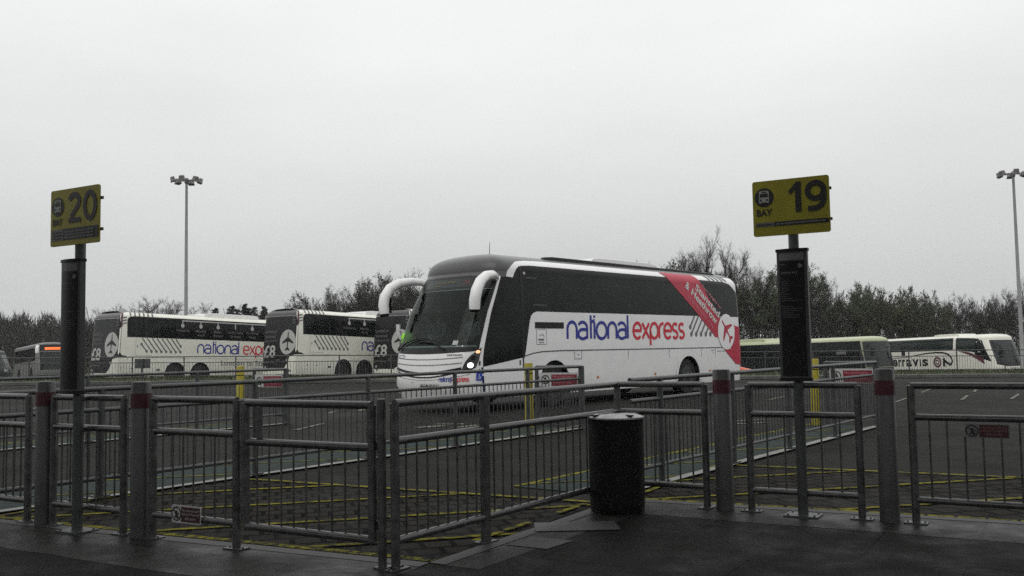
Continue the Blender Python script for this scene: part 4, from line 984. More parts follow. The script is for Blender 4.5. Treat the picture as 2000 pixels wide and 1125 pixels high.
for k in range(6):
    xd, zd = 8.93 + .265 * k, 1.70; tx = xd + (2.215 - zd) * .80
    rods += [P1(bar2((Q(xd, 1), zd), (Q(tx, 1), 2.215), .06)), P1(arc(Q(xd, 1), zd, .062, .075, 0, 360, 14))]
rods += [P1(bar2((Q(8.88, 1), 1.90), (Q(9.12, 1), 2.215), .06)), P1(arc(Q(8.88, 1), 1.90, .062, .07, 0, 360, 14))]
sh.flat('grey_rods', rods, MT['stripe'], coach, 2)
band = [(7.62, hz(3.40)), (9.35, hz(3.40)), (10.05, 2.68), (10.70, 2.05), (10.55, 1.60), (10.29, 1.61), (9.0, 2.47), (7.9, hz(3.19))]
sh.decal('crimson_band', [[(Q(a, 3), b) for a, b in band], [(Q(11.2, 2), 2.14), (Q(11.45, 2), 1.95), (sh.qx(11.92, -1), 1.80), (sh.qx(11.92, -1), .62), (Q(11.45, 1), .80), (Q(10.78, 1), 1.24), (Q(11.2, 1), 1.26)]], MT['crimson'], coach, 3)
ci = sh.decal('white_circle', [arc(Q(10.92, 2), 1.77, .50, .53, 0, 360, 40)], MT['coachwhite'], coach, 4)
sh.flat('aircraft_symbol', [P1(plane_icon(Q(10.95, 2), 1.79, .46, radians(42)))], MT['crimson'], ci, 5)
ex_, fx_ = (.833, -.553), (.553, .833)
def bandtext(s, t0, f0, w, h, b):
    vs, fs = text_fit(s, t0, f0 - h / 2, w, h, b); return [(Q(7.62 + ex_[0] * a + fx_[0] * c, 3), 3.39 + ex_[1] * a + fx_[1] * c) for a, c in vs], fs
sh.flat('band_lettering', [bandtext('Stansted', 1.57, .665, 1.48, .215, .025), bandtext('&', 1.10, .405, .21, .23, .025), bandtext('Heathrow', 1.45, .405, 1.57, .215, .025)], MT['white_ink'], coach, 5)
sh.flat('band_small_lettering', [bandtext('East Anglia to', 1.86, .89, 1.15, .11, .01), bandtext('up to 10 times a day', 1.33, .145, 1.62, .11, .01)], mat('pink_band_ink', (.62, .20, .24), .5, vary=0), coach, 5)
sh.decal('roof_edge_stripes', [[(Q(x, 3), hz(3.285)), (Q(x + .11, 3), hz(3.285)), (Q(x + .01, 3), hz(3.42)), (Q(x - .10, 3), hz(3.42))] for x in (10.15, 10.40, 10.65, 10.90, 11.12)], MT['stripe'], coach, 2)
sh.flat('side_marker', [P1(arc(Q(x, 1), .635, .045, .035, 0, 360, 12)) for x in (4.44, 7.02)] + [P1(rect(Q(9.85, 1), .62, Q(9.98, 1), .66))], MT['amber'], coach, 3)
sh.flat('window_print', [P1(d) for d in dashes(Q(1.8, 3), Q(2.15, 3), 2.98, .02, rnd)] + [P1(d) for d in dashes(Q(2.0, 3), Q(2.5, 3), 2.36, .018, rnd)], MT['dimtext'], coach, 3)
sh.flat('door_lamp', [P1(arc(Q(1.75, 3), 3.09, .045, .035, 0, 360, 12))], MT['signwhite'], coach, 4)
# front: slats, lamps, plate, lettering
def frontline(z0, dip, p, w): return polyline([(p * i / 12 + .06, z0 - dip * (1 - (i / 12) ** 2)) for i in range(-12, 13)], w)
sh.flat('grille_slats', [frontline(1.205, .045, 1.0, .016), frontline(1.085, .05, .98, .016)], MT['stripe'], coach, 2)
sh.flat('grille_gap', [frontline(.965, .10, .98, [.06 - .025 * (1 - abs(i) / 12) for i in range(-12, 13)]), frontline(.90, .13, .95, .03)], MT['coachblack'], coach, 2)
sh.flat('bumper_gap', [frontline(.845, .13, 1.15, .012)], MT['softline'], coach, 2)
sh.flat('maker_lettering', [text_fit('CAETANO', .70, 1.235, .34, .036, .03)], MT['darkline'], coach, 3)
sh.flat('model_emblem', [ring(-.74, 1.235, .115, .135, 150, 420, 20, .28), P1(bar2((-.88, 1.255), (-.66, 1.255), .014)), P1([(-.62, 1.235), (-.58, 1.255), (-.60, 1.225)])], MT['stripe'], coach, 3)
for sg in (1, -1):
    hl = sh.decal('headlight', [[(sg * a, b) for a, b in [(1.40, 1.41), (1.31, 1.345), (1.20, 1.25), (1.10, 1.10), (1.04, .93), (1.20, .92), (1.31, .98), (1.38, 1.15)]]], MT['lens'], coach, 3)
    sh.flat('lamp_rings', [ring(sg * 1.25, 1.19, .05, .062), ring(sg * 1.20, 1.03, .058, .07), ring(sg * 1.325, 1.315, .045, .055)], MT['rim'], hl, 4)
    sh.flat('dipped_lamp', [P1(arc(sg * 1.20, 1.03, .058, .058, 0, 360, 18))], MT['lamp_on'], hl, 5)
    if sg > 0: sh.flat('indicator', [P1(arc(1.325, 1.315, .05, .035, 0, 360, 16))], MT['ind_on'], hl, 5)
    sh.flat('main_lamp', [P1(arc(sg * 1.25, 1.19, .05, .05, 0, 360, 16))], MT['black'], hl, 5)
sh.flat('bumper_slot', [P1(rrect(-1.02, .50, -.93, .56, .02, 3)), P1(rect(-.92, .475, -.72, .485))], MT['black'], coach, 3)
sh.flat('plate_recess', [P1(rect(-.30, .655, .84, .668))], MT['stripe'], coach, 2)
nb = sh.decal('number_plate', [rect(-.02, .53, .54, .64)], MT['signwhite'], coach, 3)
sh.flat('number_plate_lettering', [text_fit('FJ10 FVV', .01, .553, .50, .066, .03)], MT['ink'], nb, 4)
sh.flat('bumper_lettering', stroke_word('national', .54, .69, .072, .2, .31), MT['blue'], coach, 3)
sh.flat('bumper_lettering', stroke_word('express', .875, .69, .072, .22, .31), MT['red'], coach, 3)
sh.flat('permit_sticker', [P1(rect(.78, 1.47, .90, 1.56))], MT['palecircle'], coach, 3)
# wipers
for pts in ([(-.90, 1.36), (-.62, 1.52), (-.30, 1.60), (.10, 1.62)], [(.62, 1.36), (.30, 1.50), (-.05, 1.53), (-.35, 1.525)]):
    mb = MB(); mb.tube([sh.S(a, b, .05) for a, b in pts], [.022, .016, .014, .008], 6); mb.build('wiper', MT['black'], coach)
# mirror arms
for sd_ in (-1, 1):
    P_ = [(.95, 1.08, 2.90), (.80, 1.19, 2.98), (.58, 1.30, 3.0), (.28, 1.40, 2.95), (.04, 1.46, 2.82), (-.10, 1.48, 2.62), (-.15, 1.47, 2.42), (-.14, 1.45, 2.22)]
    mb = MB(); mb.tube([(x, sd_ * y, z) for x, y, z in P_], [.07, .085, .098, .108, .118, .124, .124, .115], 16)
    arm = mb.build('mirror_arm', MT['coachwhite'], coach, smooth='auto')
    mb = MB(); mb.tube([(-.14, sd_ * 1.45, 2.225), (-.135, sd_ * 1.445, 2.16)], [.11, .098], 16); mb.box((-.005, sd_ * 1.45, 2.42), (.03, .16, .36)); mb.build('mirror_glass', MT['black'], arm, smooth='auto')
mb = MB(); mb.tube([(.25, 1.31, 1.62), (.20, 1.36, 1.75), (.20, 1.36, 1.98)], [.03, .055, .05], 10); mb.build('kerb_mirror', MT['coachwhite'], coach, smooth='auto')
# roof gear
pods(coach, sh, [(4.9, 8.1, 3.69, 1.5)], MT['coachwhite'])
for sd_ in (-1, 1):
    mb = MB(); mb.prism([(2.9, 3.46), (3.0, 3.565), (3.3, 3.59), (11.0, 3.56), (11.3, 3.46)], .12, Matrix(((1, 0, 0, 0), (0, 0, -1, sd_ * .74 + .06), (0, 1, 0, 0), (0, 0, 0, 1)))); mb.build('roof_rail', MT['coachblack'], coach, bevel=.02)
mb = MB(); mb.tube([(1.72, -.05, 3.50), (1.85, -.05, 3.57)], [.03, .02], 8); mb.tube([(1.85, -.05, 3.56), (1.87, -.05, 3.92)], [.010, .006], 6); mb.build('aerial', MT['black'], coach)
mb = MB(); mb.box((1.12, -.80, 3.14), (.06, .07, .04)); mb.build('roof_marker', MT['ind_on'], coach)
# rear face
sh.decal('rear_window', [[(a - sh.Pt, b) for a, b in rect(-1.0, 2.3, 1.0, 3.05)]], MT['sideglass'], coach, 1)
sh.decal('rear_light', [[(a - sh.Pt, b) for a, b in rect(-1.12, .8, -.98, 1.3)], [(a - sh.Pt, b) for a, b in rect(.98, .8, 1.12, 1.3)]], MT['red'], coach, 2)
# cab inside
mb = MB(); mb.add([(.75, -1.12, 1.0), (3.3, -1.15, 1.0), (3.3, 1.15, 1.0), (.75, 1.12, 1.0), (.95, -1.05, 2.9), (3.3, -1.1, 2.95), (3.3, 1.1, 2.95), (.95, 1.05, 2.9)], [(0, 1, 2, 3), (4, 7, 6, 5), (1, 5, 6, 2), (0, 4, 5, 1)])
mb.add([(.35, 1.17, 1.0), (3.3, 1.2, 1.0), (3.3, 1.2, 1.60), (.35, 1.13, 1.60)], [(0, 1, 2, 3)]); mb.add([(2.3, 1.2, 1.6), (3.3, 1.2, 1.6), (3.3, 1.14, 2.95), (2.3, 1.14, 2.95)], [(0, 1, 2, 3)])
mb.build('cab_lining', MT['cab'], coach)
mb = MB(); mb.prism([(-.12, 1.15), (-.08, 1.42), (.45, 1.47), (.95, 1.40), (1.0, 1.15)], 1.9, Matrix(((1, 0, 0, 0), (0, 0, -1, .95), (0, 1, 0, 0), (0, 0, 0, 1)))); mb.build('dashboard', MT['cab'], coach, bevel=.03)
mb = MB(); ringp = [(1.12 + .10 * sin(a), .62 + .23 * cos(a), 1.62 + .19 * sin(a)) for a in [2 * pi * i / 24 for i in range(25)]]; mb.tube(ringp, .018, 8, caps=False); mb.tube([(1.12, .62, 1.62), (.95, .62, 1.40)], .03, 8); mb.tube([(1.12, .40, 1.62), (1.12, .84, 1.62)], .014, 6); mb.build('steering_wheel', MT['cabgrey'], coach, smooth='auto')
mb = MB(); mb.box((1.95, .62, 1.38), (.5, .5, .14)); mb.box((2.22, .62, 1.80), (.14, .48, .85), Matrix.Rotation(radians(8), 3, 'Y')); mb.box((2.28, .62, 2.30), (.10, .26, .2)); mb.build('driver_seat', MT['cabgrey'], coach, bevel=.04)
mb = MB(); mb.tube([(1.05, -.62, 1.25), (1.05, -.62, 1.95), (1.25, -.72, 2.05), (1.5, -.8, 1.6)], .016, 8); mb.build('handrail', MT['iconw'], coach, smooth='auto')
MW = frame((0.664, 0.748, 0), None, (2.75, -1.25, 0), (0.97, 22.33, ZL))
place(coach, MW)

# the driver and the jacket on the dashboard
def skin_figure(name, verts, edges, root, mats, matfn, M, parent=None):
    me = bpy.data.meshes.new(name); me.from_pydata([v[:3] for v in verts], edges, []); o = bpy.data.objects.new(name, me); COL.objects.link(o)
    md = o.modifiers.new('skin', 'SKIN'); md.use_smooth_shade = True
    sv = me.skin_vertices[0].data
    for i, v in enumerate(verts): sv[i].radius = (v[3], v[4] if len(v) > 4 else v[3]); sv[i].use_root = (i == root)
    sb = o.modifiers.new('sub', 'SUBSURF'); sb.levels = 2; sb.render_levels = 2
    dg = bpy.context.evaluated_depsgraph_get(); dg.update(); m2 = bpy.data.meshes.new_from_object(o.evaluated_get(dg)); bpy.data.objects.remove(o)
    for mm in mats: m2.materials.append(mm)
    for p in m2.polygons: p.material_index = matfn(p.center); p.use_smooth = True
    ob = bpy.data.objects.new(name, m2); COL.objects.link(ob); ob.matrix_world = M
    return ob
dv = [(1.98, .62, 1.48, .16, .17), (2.02, .62, 1.72, .13, .17), (2.03, .62, 1.95, .12, .19), (2.02, .62, 2.06, .06, .08), (1.99, .62, 2.15, .055), (1.96, .62, 2.24, .085, .078), (1.95, .62, 2.34, .095, .08), (1.96, .62, 2.42, .07),
      (2.0, .83, 1.98, .07), (1.88, .90, 1.74, .052), (1.66, .84, 1.64, .04), (1.30, .78, 1.70, .035), (2.0, .41, 1.98, .07), (1.88, .34, 1.74, .052), (1.66, .40, 1.64, .04), (1.30, .46, 1.70, .035),
      (1.62, .74, 1.50, .085), (1.30, .74, 1.42, .07), (1.62, .50, 1.50, .085), (1.30, .50, 1.42, .07), (1.22, .74, 1.12, .05), (1.22, .50, 1.12, .05), (1.87, .62, 2.285, .016)]
de = [(0, 1), (1, 2), (2, 3), (3, 4), (4, 5), (5, 6), (6, 7), (2, 8), (8, 9), (9, 10), (10, 11), (2, 12), (12, 13), (13, 14), (14, 15), (0, 16), (16, 17), (0, 18), (18, 19), (17, 20), (19, 21), (5, 22)]
def dm(c):
    if c.z > 2.09 or c.x < 1.42 and c.z > 1.58: return 0
    return 2 if c.z < 1.55 else 1
driver = skin_figure('person', dv, de, 0, [MT['skin'], MT['shirt'], MT['trouser']], dm, MW)
tag(driver, 'driver in a pale shirt seated at the wheel of the big white coach', 'person')
mb = MB()
for j in range(9):
    for i in range(12):
        th, ph = 2 * pi * i / 12, pi * .55 * j / 8; mb.v.append((1.965 + .105 * sin(ph) * cos(th), .62 + .092 * sin(ph) * sin(th), 2.345 + .10 * cos(ph)))
mb.f = [[j * 12 + i, j * 12 + (i + 1) % 12, (j + 1) * 12 + (i + 1) % 12, (j + 1) * 12 + i] for j in range(8) for i in range(12) if not (j > 4 and 4 <= i <= 7)]; mb.m = [0] * len(mb.f)
hr = mb.build('hair', MT['hair'], None, smooth=True); hr.parent = driver
for sg in (-1, 1):
    mb = MB(); mb.lathe((1.872, .62 + sg * .032, 2.31), [(.004, -.006), (.010, 0), (.004, .006)], 8); e_ = mb.build('eye', MT['ink'], None); e_.parent = driver
    mb = MB()
    for f in range(4): mb.tube([(1.30, .62 + sg * (.15 + .012), 1.73 - .02 * f), (1.24, .62 + sg * .155, 1.74 - .02 * f), (1.20, .62 + sg * .15, 1.72 - .02 * f), (1.21, .62 + sg * .145, 1.70 - .02 * f)], [.010, .010, .009, .007], 6)
    mb.tube([(1.30, .62 + sg * .13, 1.72), (1.24, .62 + sg * .115, 1.755)], [.011, .008], 6)
    h_ = mb.build('fingers', MT['skin'], None, smooth='auto'); h_.parent = driver
rj = random.Random(11); bm = bmesh.new(); bmesh.ops.create_icosphere(bm, subdivisions=4, radius=1)
for v in bm.verts:
    k = 1 + .38 * mnoise.noise(v.co * 2.2) + .16 * mnoise.noise(v.co * 5.5)
    v.co = Vector((v.co.x * .13 * k, v.co.y * .17 * k, v.co.z * .22 * k if v.co.z > 0 else v.co.z * .10))
me = bpy.data.meshes.new('jacket'); bm.to_mesh(me); bm.free(); me.materials.append(MT['hivis']); [setattr(p, 'use_smooth', True) for p in me.polygons]
jk = bpy.data.objects.new('hi_vis_jacket', me); COL.objects.link(jk); jk.matrix_world = MW @ Matrix.Translation((.12, .93, 1.58))
tag(jk, 'crumpled bright green hi-vis jacket lying on the dashboard of the big coach', 'jacket')

# ---------------------------------------------------------------- parked coaches seen from behind
sb_ = Shell(L=12.6, rear=.30, nR=6.5, xridge=1.75, rridge=.9)
def parked_coach(label, anchor):
    s = sb_; root = thing('coach', label, 'coach', group='white coaches with blue and red lettering')
    hz = s.hz; Qs = lambda t: s.qx(s.L - .22 - t, 1)
    ax = (2.75, s.L - 4.52, s.L - 3.10)
    s.body('body', MT['coachcream'], root, arches=ax, R=.56, Rbox=.66)
    wheel_well(root, ax, R=.58)
    for x in ax:
        for sd_ in (-1, 1): wheel(root, x, sd_, r=.5, yo=1.20)
        c = s.qx(x, 1); vs, fs = ring(c, .5, .57, .64, -8, 188, 24); s.flat('arch_trim', [([(a, max(.3, b)) for a, b in vs], fs)], MT['coachwhite'], root, 3)
    for sg in (1, -1):
        tr = lambda l: [(sg * a, b) for a, b in l]
        qa, qb = s.qx(1.9, -1), s.qx(s.L - .22 - .27, -1)
        s.decal('side_window', [tr([(qa, 1.6), (qa + .4, 2.22), (qb - .0, 2.22), (qb, 3.0), (qb - .05, hz(3.12)), (qb - .16, hz(3.20)), (qb - .36, hz(3.225)), (qa, hz(3.225))])], MT['sideglass'], root, 1)
        s.decal('roof_panel', [tr([(0, 3.02), (s.qx(1.2, -1), 2.95), (s.qx(1.8, -1), hz(3.35)), (s.qx(2.6, -1), hz(3.435)), (s.qx(s.L - .75, -1), hz(3.435)), (s.qx(s.L - .42, -1), hz(3.38)), (s.qx(s.L - .30, -1), hz(3.25)), (s.Pt - s.Pr + .10, hz(3.105)), (s.Pt, hz(3.105)), (s.Pt, s.hmax - .005), (0, s.hmax - .005)])], MT['roofblack'], root, 1)
    pA = s.qx(.3, -1)
    s.decal('windscreen', [rect(-pA, 1.32, pA, 3.02)], MT['greyglass'], root, 1)
    for sg in (1, -1): s.decal('headlight', [[(sg * a, b) for a, b in rect(pA - .35, .92, pA - .05, 1.25)]], MT['lens'], root, 2)
    # black rear
    e1 = -(s.Pt - s.Pr) - .12; e0 = -s.Pt - s.Pr + .06
    s.decal('rear_panel', [[(e0, .50), (-s.Pt + .30, .50), (-s.Pt + .50, .62), (-s.Pt + .70, .84), (-s.Pt + .80, 1.02), (-s.Pt + .88, 1.17), (e1 - .12, 1.235), (e1, 1.25), (e1 + .35, 1.255), (e1 + .30, 1.32), (e1 + .05, 1.36), (e1 - .03, 1.5), (e1 - .03, hz(3.1)), (e0, hz(3.1))]], MT['coachblack'], root, 2)
    s.decal('corner_stripe', [[(e1 - .05, 2.7), (e1 + .03, 2.7), (e1 + .03, hz(3.12)), (e1 + .12, hz(3.42)), (e1 - .03, hz(3.42)), (e1 - .09, hz(3.12))]], MT['maroon'], root, 3)
    yq = lambda y: y - s.Pt
    ci = s.decal('pale_circle', [arc(yq(.66), 1.84, .57, .60, 0, 360, 36)], MT['palecircle'], root, 3)
    s.decal('aircraft_symbol', [plane_icon(yq(.68), 1.86, .53, 0)], MT['coachblack'], ci, 4)
    s.flat('price_lettering', [text_fit('£8', yq(-1.10), 1.10, .90, .60, .022)], MT['palecircle'], root, 4)
    s.flat('rear_lettering', [text_fit('London to', yq(-1.1), 2.30, .92, .15, .01), text_fit('Stansted', yq(-1.1), 2.06, .85, .14, .01), text_fit('Airport from', yq(-1.1), 1.82, 1.02, .15, .01)], MT['inkgrey'], root, 4)
    s.flat('rear_small_print', [P1(rect(yq(-1.15), .96, yq(.15), 1.0)), *[P1(d) for d in dashes(yq(-1.15), yq(-.2), .84, .05, random.Random(2))]], MT['inkgrey'], root, 4)
    [s.flat('rear_lamp', [P1(arc(yq(a), b, .07, .06, 0, 360, 14))], MT['palecircle'], root, 4) for a, b in ((.70, .98), (-.95, .62))]
    s.flat('bumper_seam', [P1(rect(e0, .70, e1, .715)), P1(rect(yq(-1), .42, yq(1), .50))], MT['stripe'], root, 2)
    # side livery
    rods = []
    for k in range(8):
        q, z = Qs(1.30 + .263 * k), 1.56
        rods += [P1(bar2((q, z), (Qs(.78 + .263 * k + (.24 if k == 0 else 0)), 2.20 if k else 1.90), .055)), P1(arc(q, z, .06, .07, 0, 360, 12))]
    rods += [P1(arc(Qs(1.02), 1.90, .06, .07, 0, 360, 12)), P1(bar2((Qs(3.14), 1.84), (Qs(2.86), 2.20), .055)), P1(arc(Qs(3.14), 1.84, .06, .07, 0, 360, 12))]
    s.flat('grey_rods', rods, MT['stripe'], root, 2)
    s.flat('lettering_blue', stroke_word('national', Qs(4.12), 1.53, .44, .15, 2.48), MT['blue'], root, 2)
    s.flat('lettering_red', stroke_word('express', Qs(6.88), 1.53, .44, .16, 2.45), MT['red'], root, 2)
    s.flat('side_lettering', [text_fit('London to Stansted', Qs(5.53), .93, 3.7, .27, .0)], MT['stripe'], root, 2)
    st = [P1(rect(Qs(3.2), 3.10, Qs(9.4), 3.16))]; nm = []
    for t, a, b in ((3.24, 'Victoria', ''), (4.28, 'Marble', 'Arch'), (5.30, 'Baker', 'Street'), (6.36, "Lord's Cricket", 'Ground'), (7.43, 'Finchley', 'Road'), (8.5, 'Golders', 'Green')):
        q = Qs(t); st.append(P1(rect(q - .03, 3.0 if 'Lord' not in a else 2.80, q + .03, 3.105)))
        if 'Lord' not in a: st.append(P1(arc(q, 2.885, .10, .105, 0, 360, 16)))
        nm.append(text_fit(a, q, 2.58, min(.95, .10 * len(a)), .13, .01, 'c'))
        if b: nm.append(text_fit(b, q, 2.38, .10 * len(b), .13, .01, 'c'))
    s.flat('route_line', st, MT['palecircle'], root, 2); [s.flat('stop_name', [x], MT['inkgrey'], root, 2) for x in nm]
    s.decal('roof_edge_stripes', [[(Qs(t), hz(3.24)), (Qs(t + .09), hz(3.24)), (Qs(t + .28), hz(3.43)), (Qs(t + .19), hz(3.43))] for t in (.40, .63, .86, 1.09, 1.32, 1.55)] + [[(Qs(-.02), 2.72 + d), (Qs(.24), 2.86 + d), (Qs(.24), 2.92 + d), (Qs(-.02), 2.78 + d)] for d in (0, .14, .28)], MT['stripe'], root, 2)
    s.flat('panel_gaps', [P1(rect(Qs(.3), 1.262, Qs(9.8), 1.275)), P1(rect(Qs(.32), .32, Qs(.335), 1.26)), P1(rect(Qs(.72), 1.36, Qs(.73), 2.2)), P1(rect(Qs(.72), 1.36, Qs(1.6), 1.37)), P1(rect(Qs(3.58), .9, Qs(3.59), 1.26)), P1(rect(Qs(5.2), .35, Qs(5.21), 1.26)), P1(rect(Qs(6.6), .35, Qs(6.61), 1.26))], MT['softline'], root, 1)
    s.flat('side_fittings', [P1(rrect(Qs(1.85), .62, Qs(2.05), .72, .02, 3)), P1(rect(Qs(1.1), .72, Qs(1.2), .75)), P1(arc(Qs(.55), .74, .03, .03, 0, 360, 10)), P1(polyline([(Qs(.85), 1.75), (Qs(.85), 1.9), (Qs(.95), 1.9)], .03)[0][:4] if False else rect(Qs(.80), 1.72, Qs(.83), 1.86))], MT['stripe'], root, 3)
    s.flat('window_pillars', [P1(rect(Qs(t), 2.24, Qs(t + .05), hz(3.05))) for t in (.7, 1.25, 1.9)], MT['greyglass'], root, 2)
    pods(root, s, [(s.L - 8.4, s.L - 4.9, 3.63, 1.6)], MT['coachwhite'])
    return root
HDG = Vector((0.615, 0.788, -0.035))
def park(root, anchor): place(root, frame(-HDG, None, (sb_.L - .22, 1.25, 0), anchor))
c1 = parked_coach('leftmost parked white coach with black rear, seen along its whole side with route names', None)
c2 = copy_tree(c1); c3 = copy_tree(c1)
park(c1, (-18.56, 44.83, 0.0)); park(c2, (-10.30, 45.34, 0.0)); park(c3, (-4.95, 45.9, -0.05))
c2['label'] = 'middle parked white coach with black rear, between the leftmost one and the big coach'
c3['label'] = 'parked coach whose black rear shows just left of the big coach, mostly hidden behind it'

# ---------------------------------------------------------------- white tour coach at right
st_ = Shell(L=12.0, rear=.4, xc=2.0, ztop=3.36, zs=3.0, zknee=2.3, ws=1.18, x0=((0.3, .12), (.6, 0), (1.2, .02), (1.5, .12), (2.2, .42), (3.0, .80)), xridge=1.7)
tour = thing('tour_coach', 'white tour coach with black lettering and a maroon swoosh parked behind the far railing', 'coach', group='coaches parked behind the far railing')
s = st_; hz = s.hz; X = lambda x: s.qx(x, 1)         # offside: use X(front)
axs = (3.0, 8.6)
s.body('body', MT['coachcream'], tour, arches=axs, R=.60, Rbox=.68); wheel_well(tour, axs, R=.62)
for x in axs:
    for sd_ in (-1, 1): wheel(tour, x, sd_, r=.5, yo=1.16)
for sg in (1, -1):
    f = lambda l: [(sg * a, b) for a, b in l]
    s.decal('side_window', [f([(X(a) * 1, b) for a, b in poly]) for poly in ([(3.72, 2.36), (11.5, 2.36), (11.5, hz(3.18)), (3.72, hz(3.18))],)], MT['greenglass'], tour, 1)
    s.decal('front_side_window', [f([(X(a), b) for a, b in [(.98, 1.80), (1.75, 2.0), (1.9, 2.20), (3.48, 2.36), (3.48, hz(3.18)), (1.2, hz(3.05))]])], MT['greenglass'], tour, 1)
    s.decal('driver_window', [f([(X(a), b) for a, b in [(.50, 1.58), (1.7, 1.92), (1.7, 2.98), (.85, 2.95)]])], MT['sideglass'], tour, 2)
    s.flat('window_pillars', [(f(v), q) for v, q in [P1(rect(X(x + .04), 2.38, X(x), hz(3.16))) for x in (5.35, 7.1, 8.9, 10.6)]], MT['black'], tour, 2)
pT = s.qx(.26, -1)
s.decal('windscreen', [[(-pT, 1.40), (-pT, 2.95), (pT, 2.95), (pT, 1.40), (.5, 1.26), (-.5, 1.26)]], MT['greyglass'], tour, 1)
s.decal('windscreen_lower_edge', [[(-pT, 1.40), (-pT, 1.52), (pT, 1.52), (pT, 1.40), (.5, 1.26), (-.5, 1.26)]], MT['coachblack'], tour, 2)
for sg in (1, -1):
    s.decal('headlight', [[(sg * a, b) for a, b in [(pT + .05, 1.10), (pT - .40, .84), (pT - .42, .74), (pT + .0, .80)]]], MT['lens'], tour, 2)
s.flat('front_emblem', [P1(rect(-.3, 1.13, .3, 1.17)), P1(rect(-.5, .98, .5, 1.0)), P1(rect(-.45, .62, .45, .72))], MT['stripe'], tour, 2)
Y = lambda x: X(x)                                   # rearwards = leftwards on this side
def terra(s_): return X(.4 + s_)                     # s_ metres behind the windscreen pillar
blk = MT['coachblack']
tl = []
def lt(letter, x, w): tl.append(text_fit(letter, terra(x), 1.33, w, .50, .03))
for letter, x, w in (('T', 9.85, .56), ('e', 9.22, .54), ('r', 8.60, .32), ('r', 8.22, .32), ('a', 7.82, .56), ('v', 7.18, .62), ('i', 6.46, .13), ('s', 6.22, .54)): lt(letter, x, w)
cq = terra(4.78)
tl += [P1(bar2((terra(4.18), 1.30), (terra(4.18), 1.86), .20)), P1(bar2((terra(4.22), 1.74), (terra(3.62), 1.40), .17))]
arcp = [(terra(9.6), 1.90), (terra(7.8), 1.98), (terra(5.9), 2.20), (terra(4.9), 2.25), (terra(4.2), 2.22), (terra(3.75), 2.10), (terra(3.5), 1.88), (terra(3.42), 1.65), (terra(3.55), 1.45), (terra(3.75), 1.38)]
tl.append(polyline(arcp, [.03, .05, .08, .10, .11, .12, .13, .14, .15, .12]))
s.flat('black_lettering', tl, blk, tour, 2)
rr_ = [ring(cq, 1.60, .24, .36, 0, 360, 28, 1.0), ring(cq, 1.60, .10, .18)]
s.flat('target_emblem', rr_, MT['maroon'], tour, 3)
s.decal('maroon_swoosh', [[(X(a), b) for a, b in [(3.35, 2.33), (2.4, 2.22), (1.5, 1.95), (1.05, 1.80), (1.05, 1.42), (1.6, 1.72), (2.3, 2.02)]]], MT['maroon'], tour, 3)
s.flat('panel_gaps', [P1(rect(X(11.5), 1.0, X(3.8), 1.012))] + [P1(rect(X(x + .012), .35, X(x), 1.0)) for x in (4.6, 6.2, 7.6, 9.6)], MT['softline'], tour, 1)
pods(tour, s, [(3.6, 6.0, 3.46, 1.5)], MT['coachcream'])
for sg in (1, -1):
    mb = MB(); mb.tube([(.45, sg * 1.0, 2.85), (.0, sg * 1.25, 2.75), (-.35, sg * 1.38, 2.60), (-.45, sg * 1.40, 2.25)], .035, 8); mb.box((-.42, sg * 1.40, 2.10), (.12, .24, .55)); mb.build('mirror_arm', MT['black'], tour)
s.flat('driver_window_bar', [P1(rect(X(1.6), 2.80, X(.95), 2.90)), P1(rect(X(1.5), 2.18, X(1.2), 2.24))], MT['palecircle'], tour, 3)
th = radians(162); Hh = Vector((sin(th) * cos(radians(1.2)), cos(th) * cos(radians(1.2)), sin(radians(1.2))))
place(tour, frame(-Hh, None, (.4, 1.2, 0), (30.35, 60.0, -1.56)))

# ---------------------------------------------------------------- single-decker with a lime roof, left of the tour coach
sg_ = Shell(L=11.1, rear=.25, xc=1.4, nF=5, w0=1.25, ws=1.20, zknee=2.0, zs=2.62, ztop=2.92, x0=((0.3, .05), (.6, 0), (1.2, .02), (2.62, .30)), xridge=.9, xr=((0.3, .0), (2.6, .04)), rridge=.2)
lb = thing('single_deck_bus', 'dark bus with a pale lime roof parked left of the white tour coach', 'bus', group='coaches parked behind the far railing')
s = sg_; hz = s.hz; X = lambda x: s.qx(x, 1)
axs = (2.6, 8.6); s.body('body', MT['olive'], lb, arches=axs, R=.56, Rbox=.64); wheel_well(lb, axs, R=.58)
for x in axs:
    for sd_ in (-1, 1): wheel(lb, x, sd_, r=.48, yo=1.18)
for sg in (1, -1):
    f = lambda l: [(sg * a, b) for a, b in l]
    s.decal('roof_panel', [f([(0, 2.64), (-X(1.4), hz(2.66)), (-X(10.9), hz(2.66)), (s.Pt, hz(2.64)), (s.Pt, s.hmax - .005), (0, s.hmax - .005)])], MT['lime'], lb, 1)
    s.decal('side_window', [f([(X(.32), .98), (X(10.75), .98), (X(10.75), hz(2.64)), (X(.45), hz(2.64))])], MT['sideglass'], lb, 1)
    s.flat('rear_pillar', [(f(v), q) for v, q in [P1(rect(X(10.92), .5, X(10.77), 2.62))]], MT['lime'], lb, 2)
    mb = MB(); mb.tube([(.3, sg * 1.1, 2.3), (-.1, sg * 1.3, 2.42), (-.3, sg * 1.36, 2.2)], .03, 8); mb.box((-.3, sg * 1.36, 1.95), (.1, .2, .45)); mb.build('mirror_arm', MT['black'], lb)
pL = s.qx(.20, -1); s.decal('windscreen', [rect(-pL - .12, 1.15, pL + .12, 2.60)], MT['greyglass'], lb, 2)
s.decal('front_panel', [rect(-pL - .1, .5, pL + .1, 1.10)], MT['darkbus'], lb, 1)
s.flat('white_lettering', [text_fit('er Coaches', X(6.2), 1.10, 2.6, .28, .02)] + [ring(X(3.2), 1.23, .10, .19)], MT['palecircle'], lb, 3)
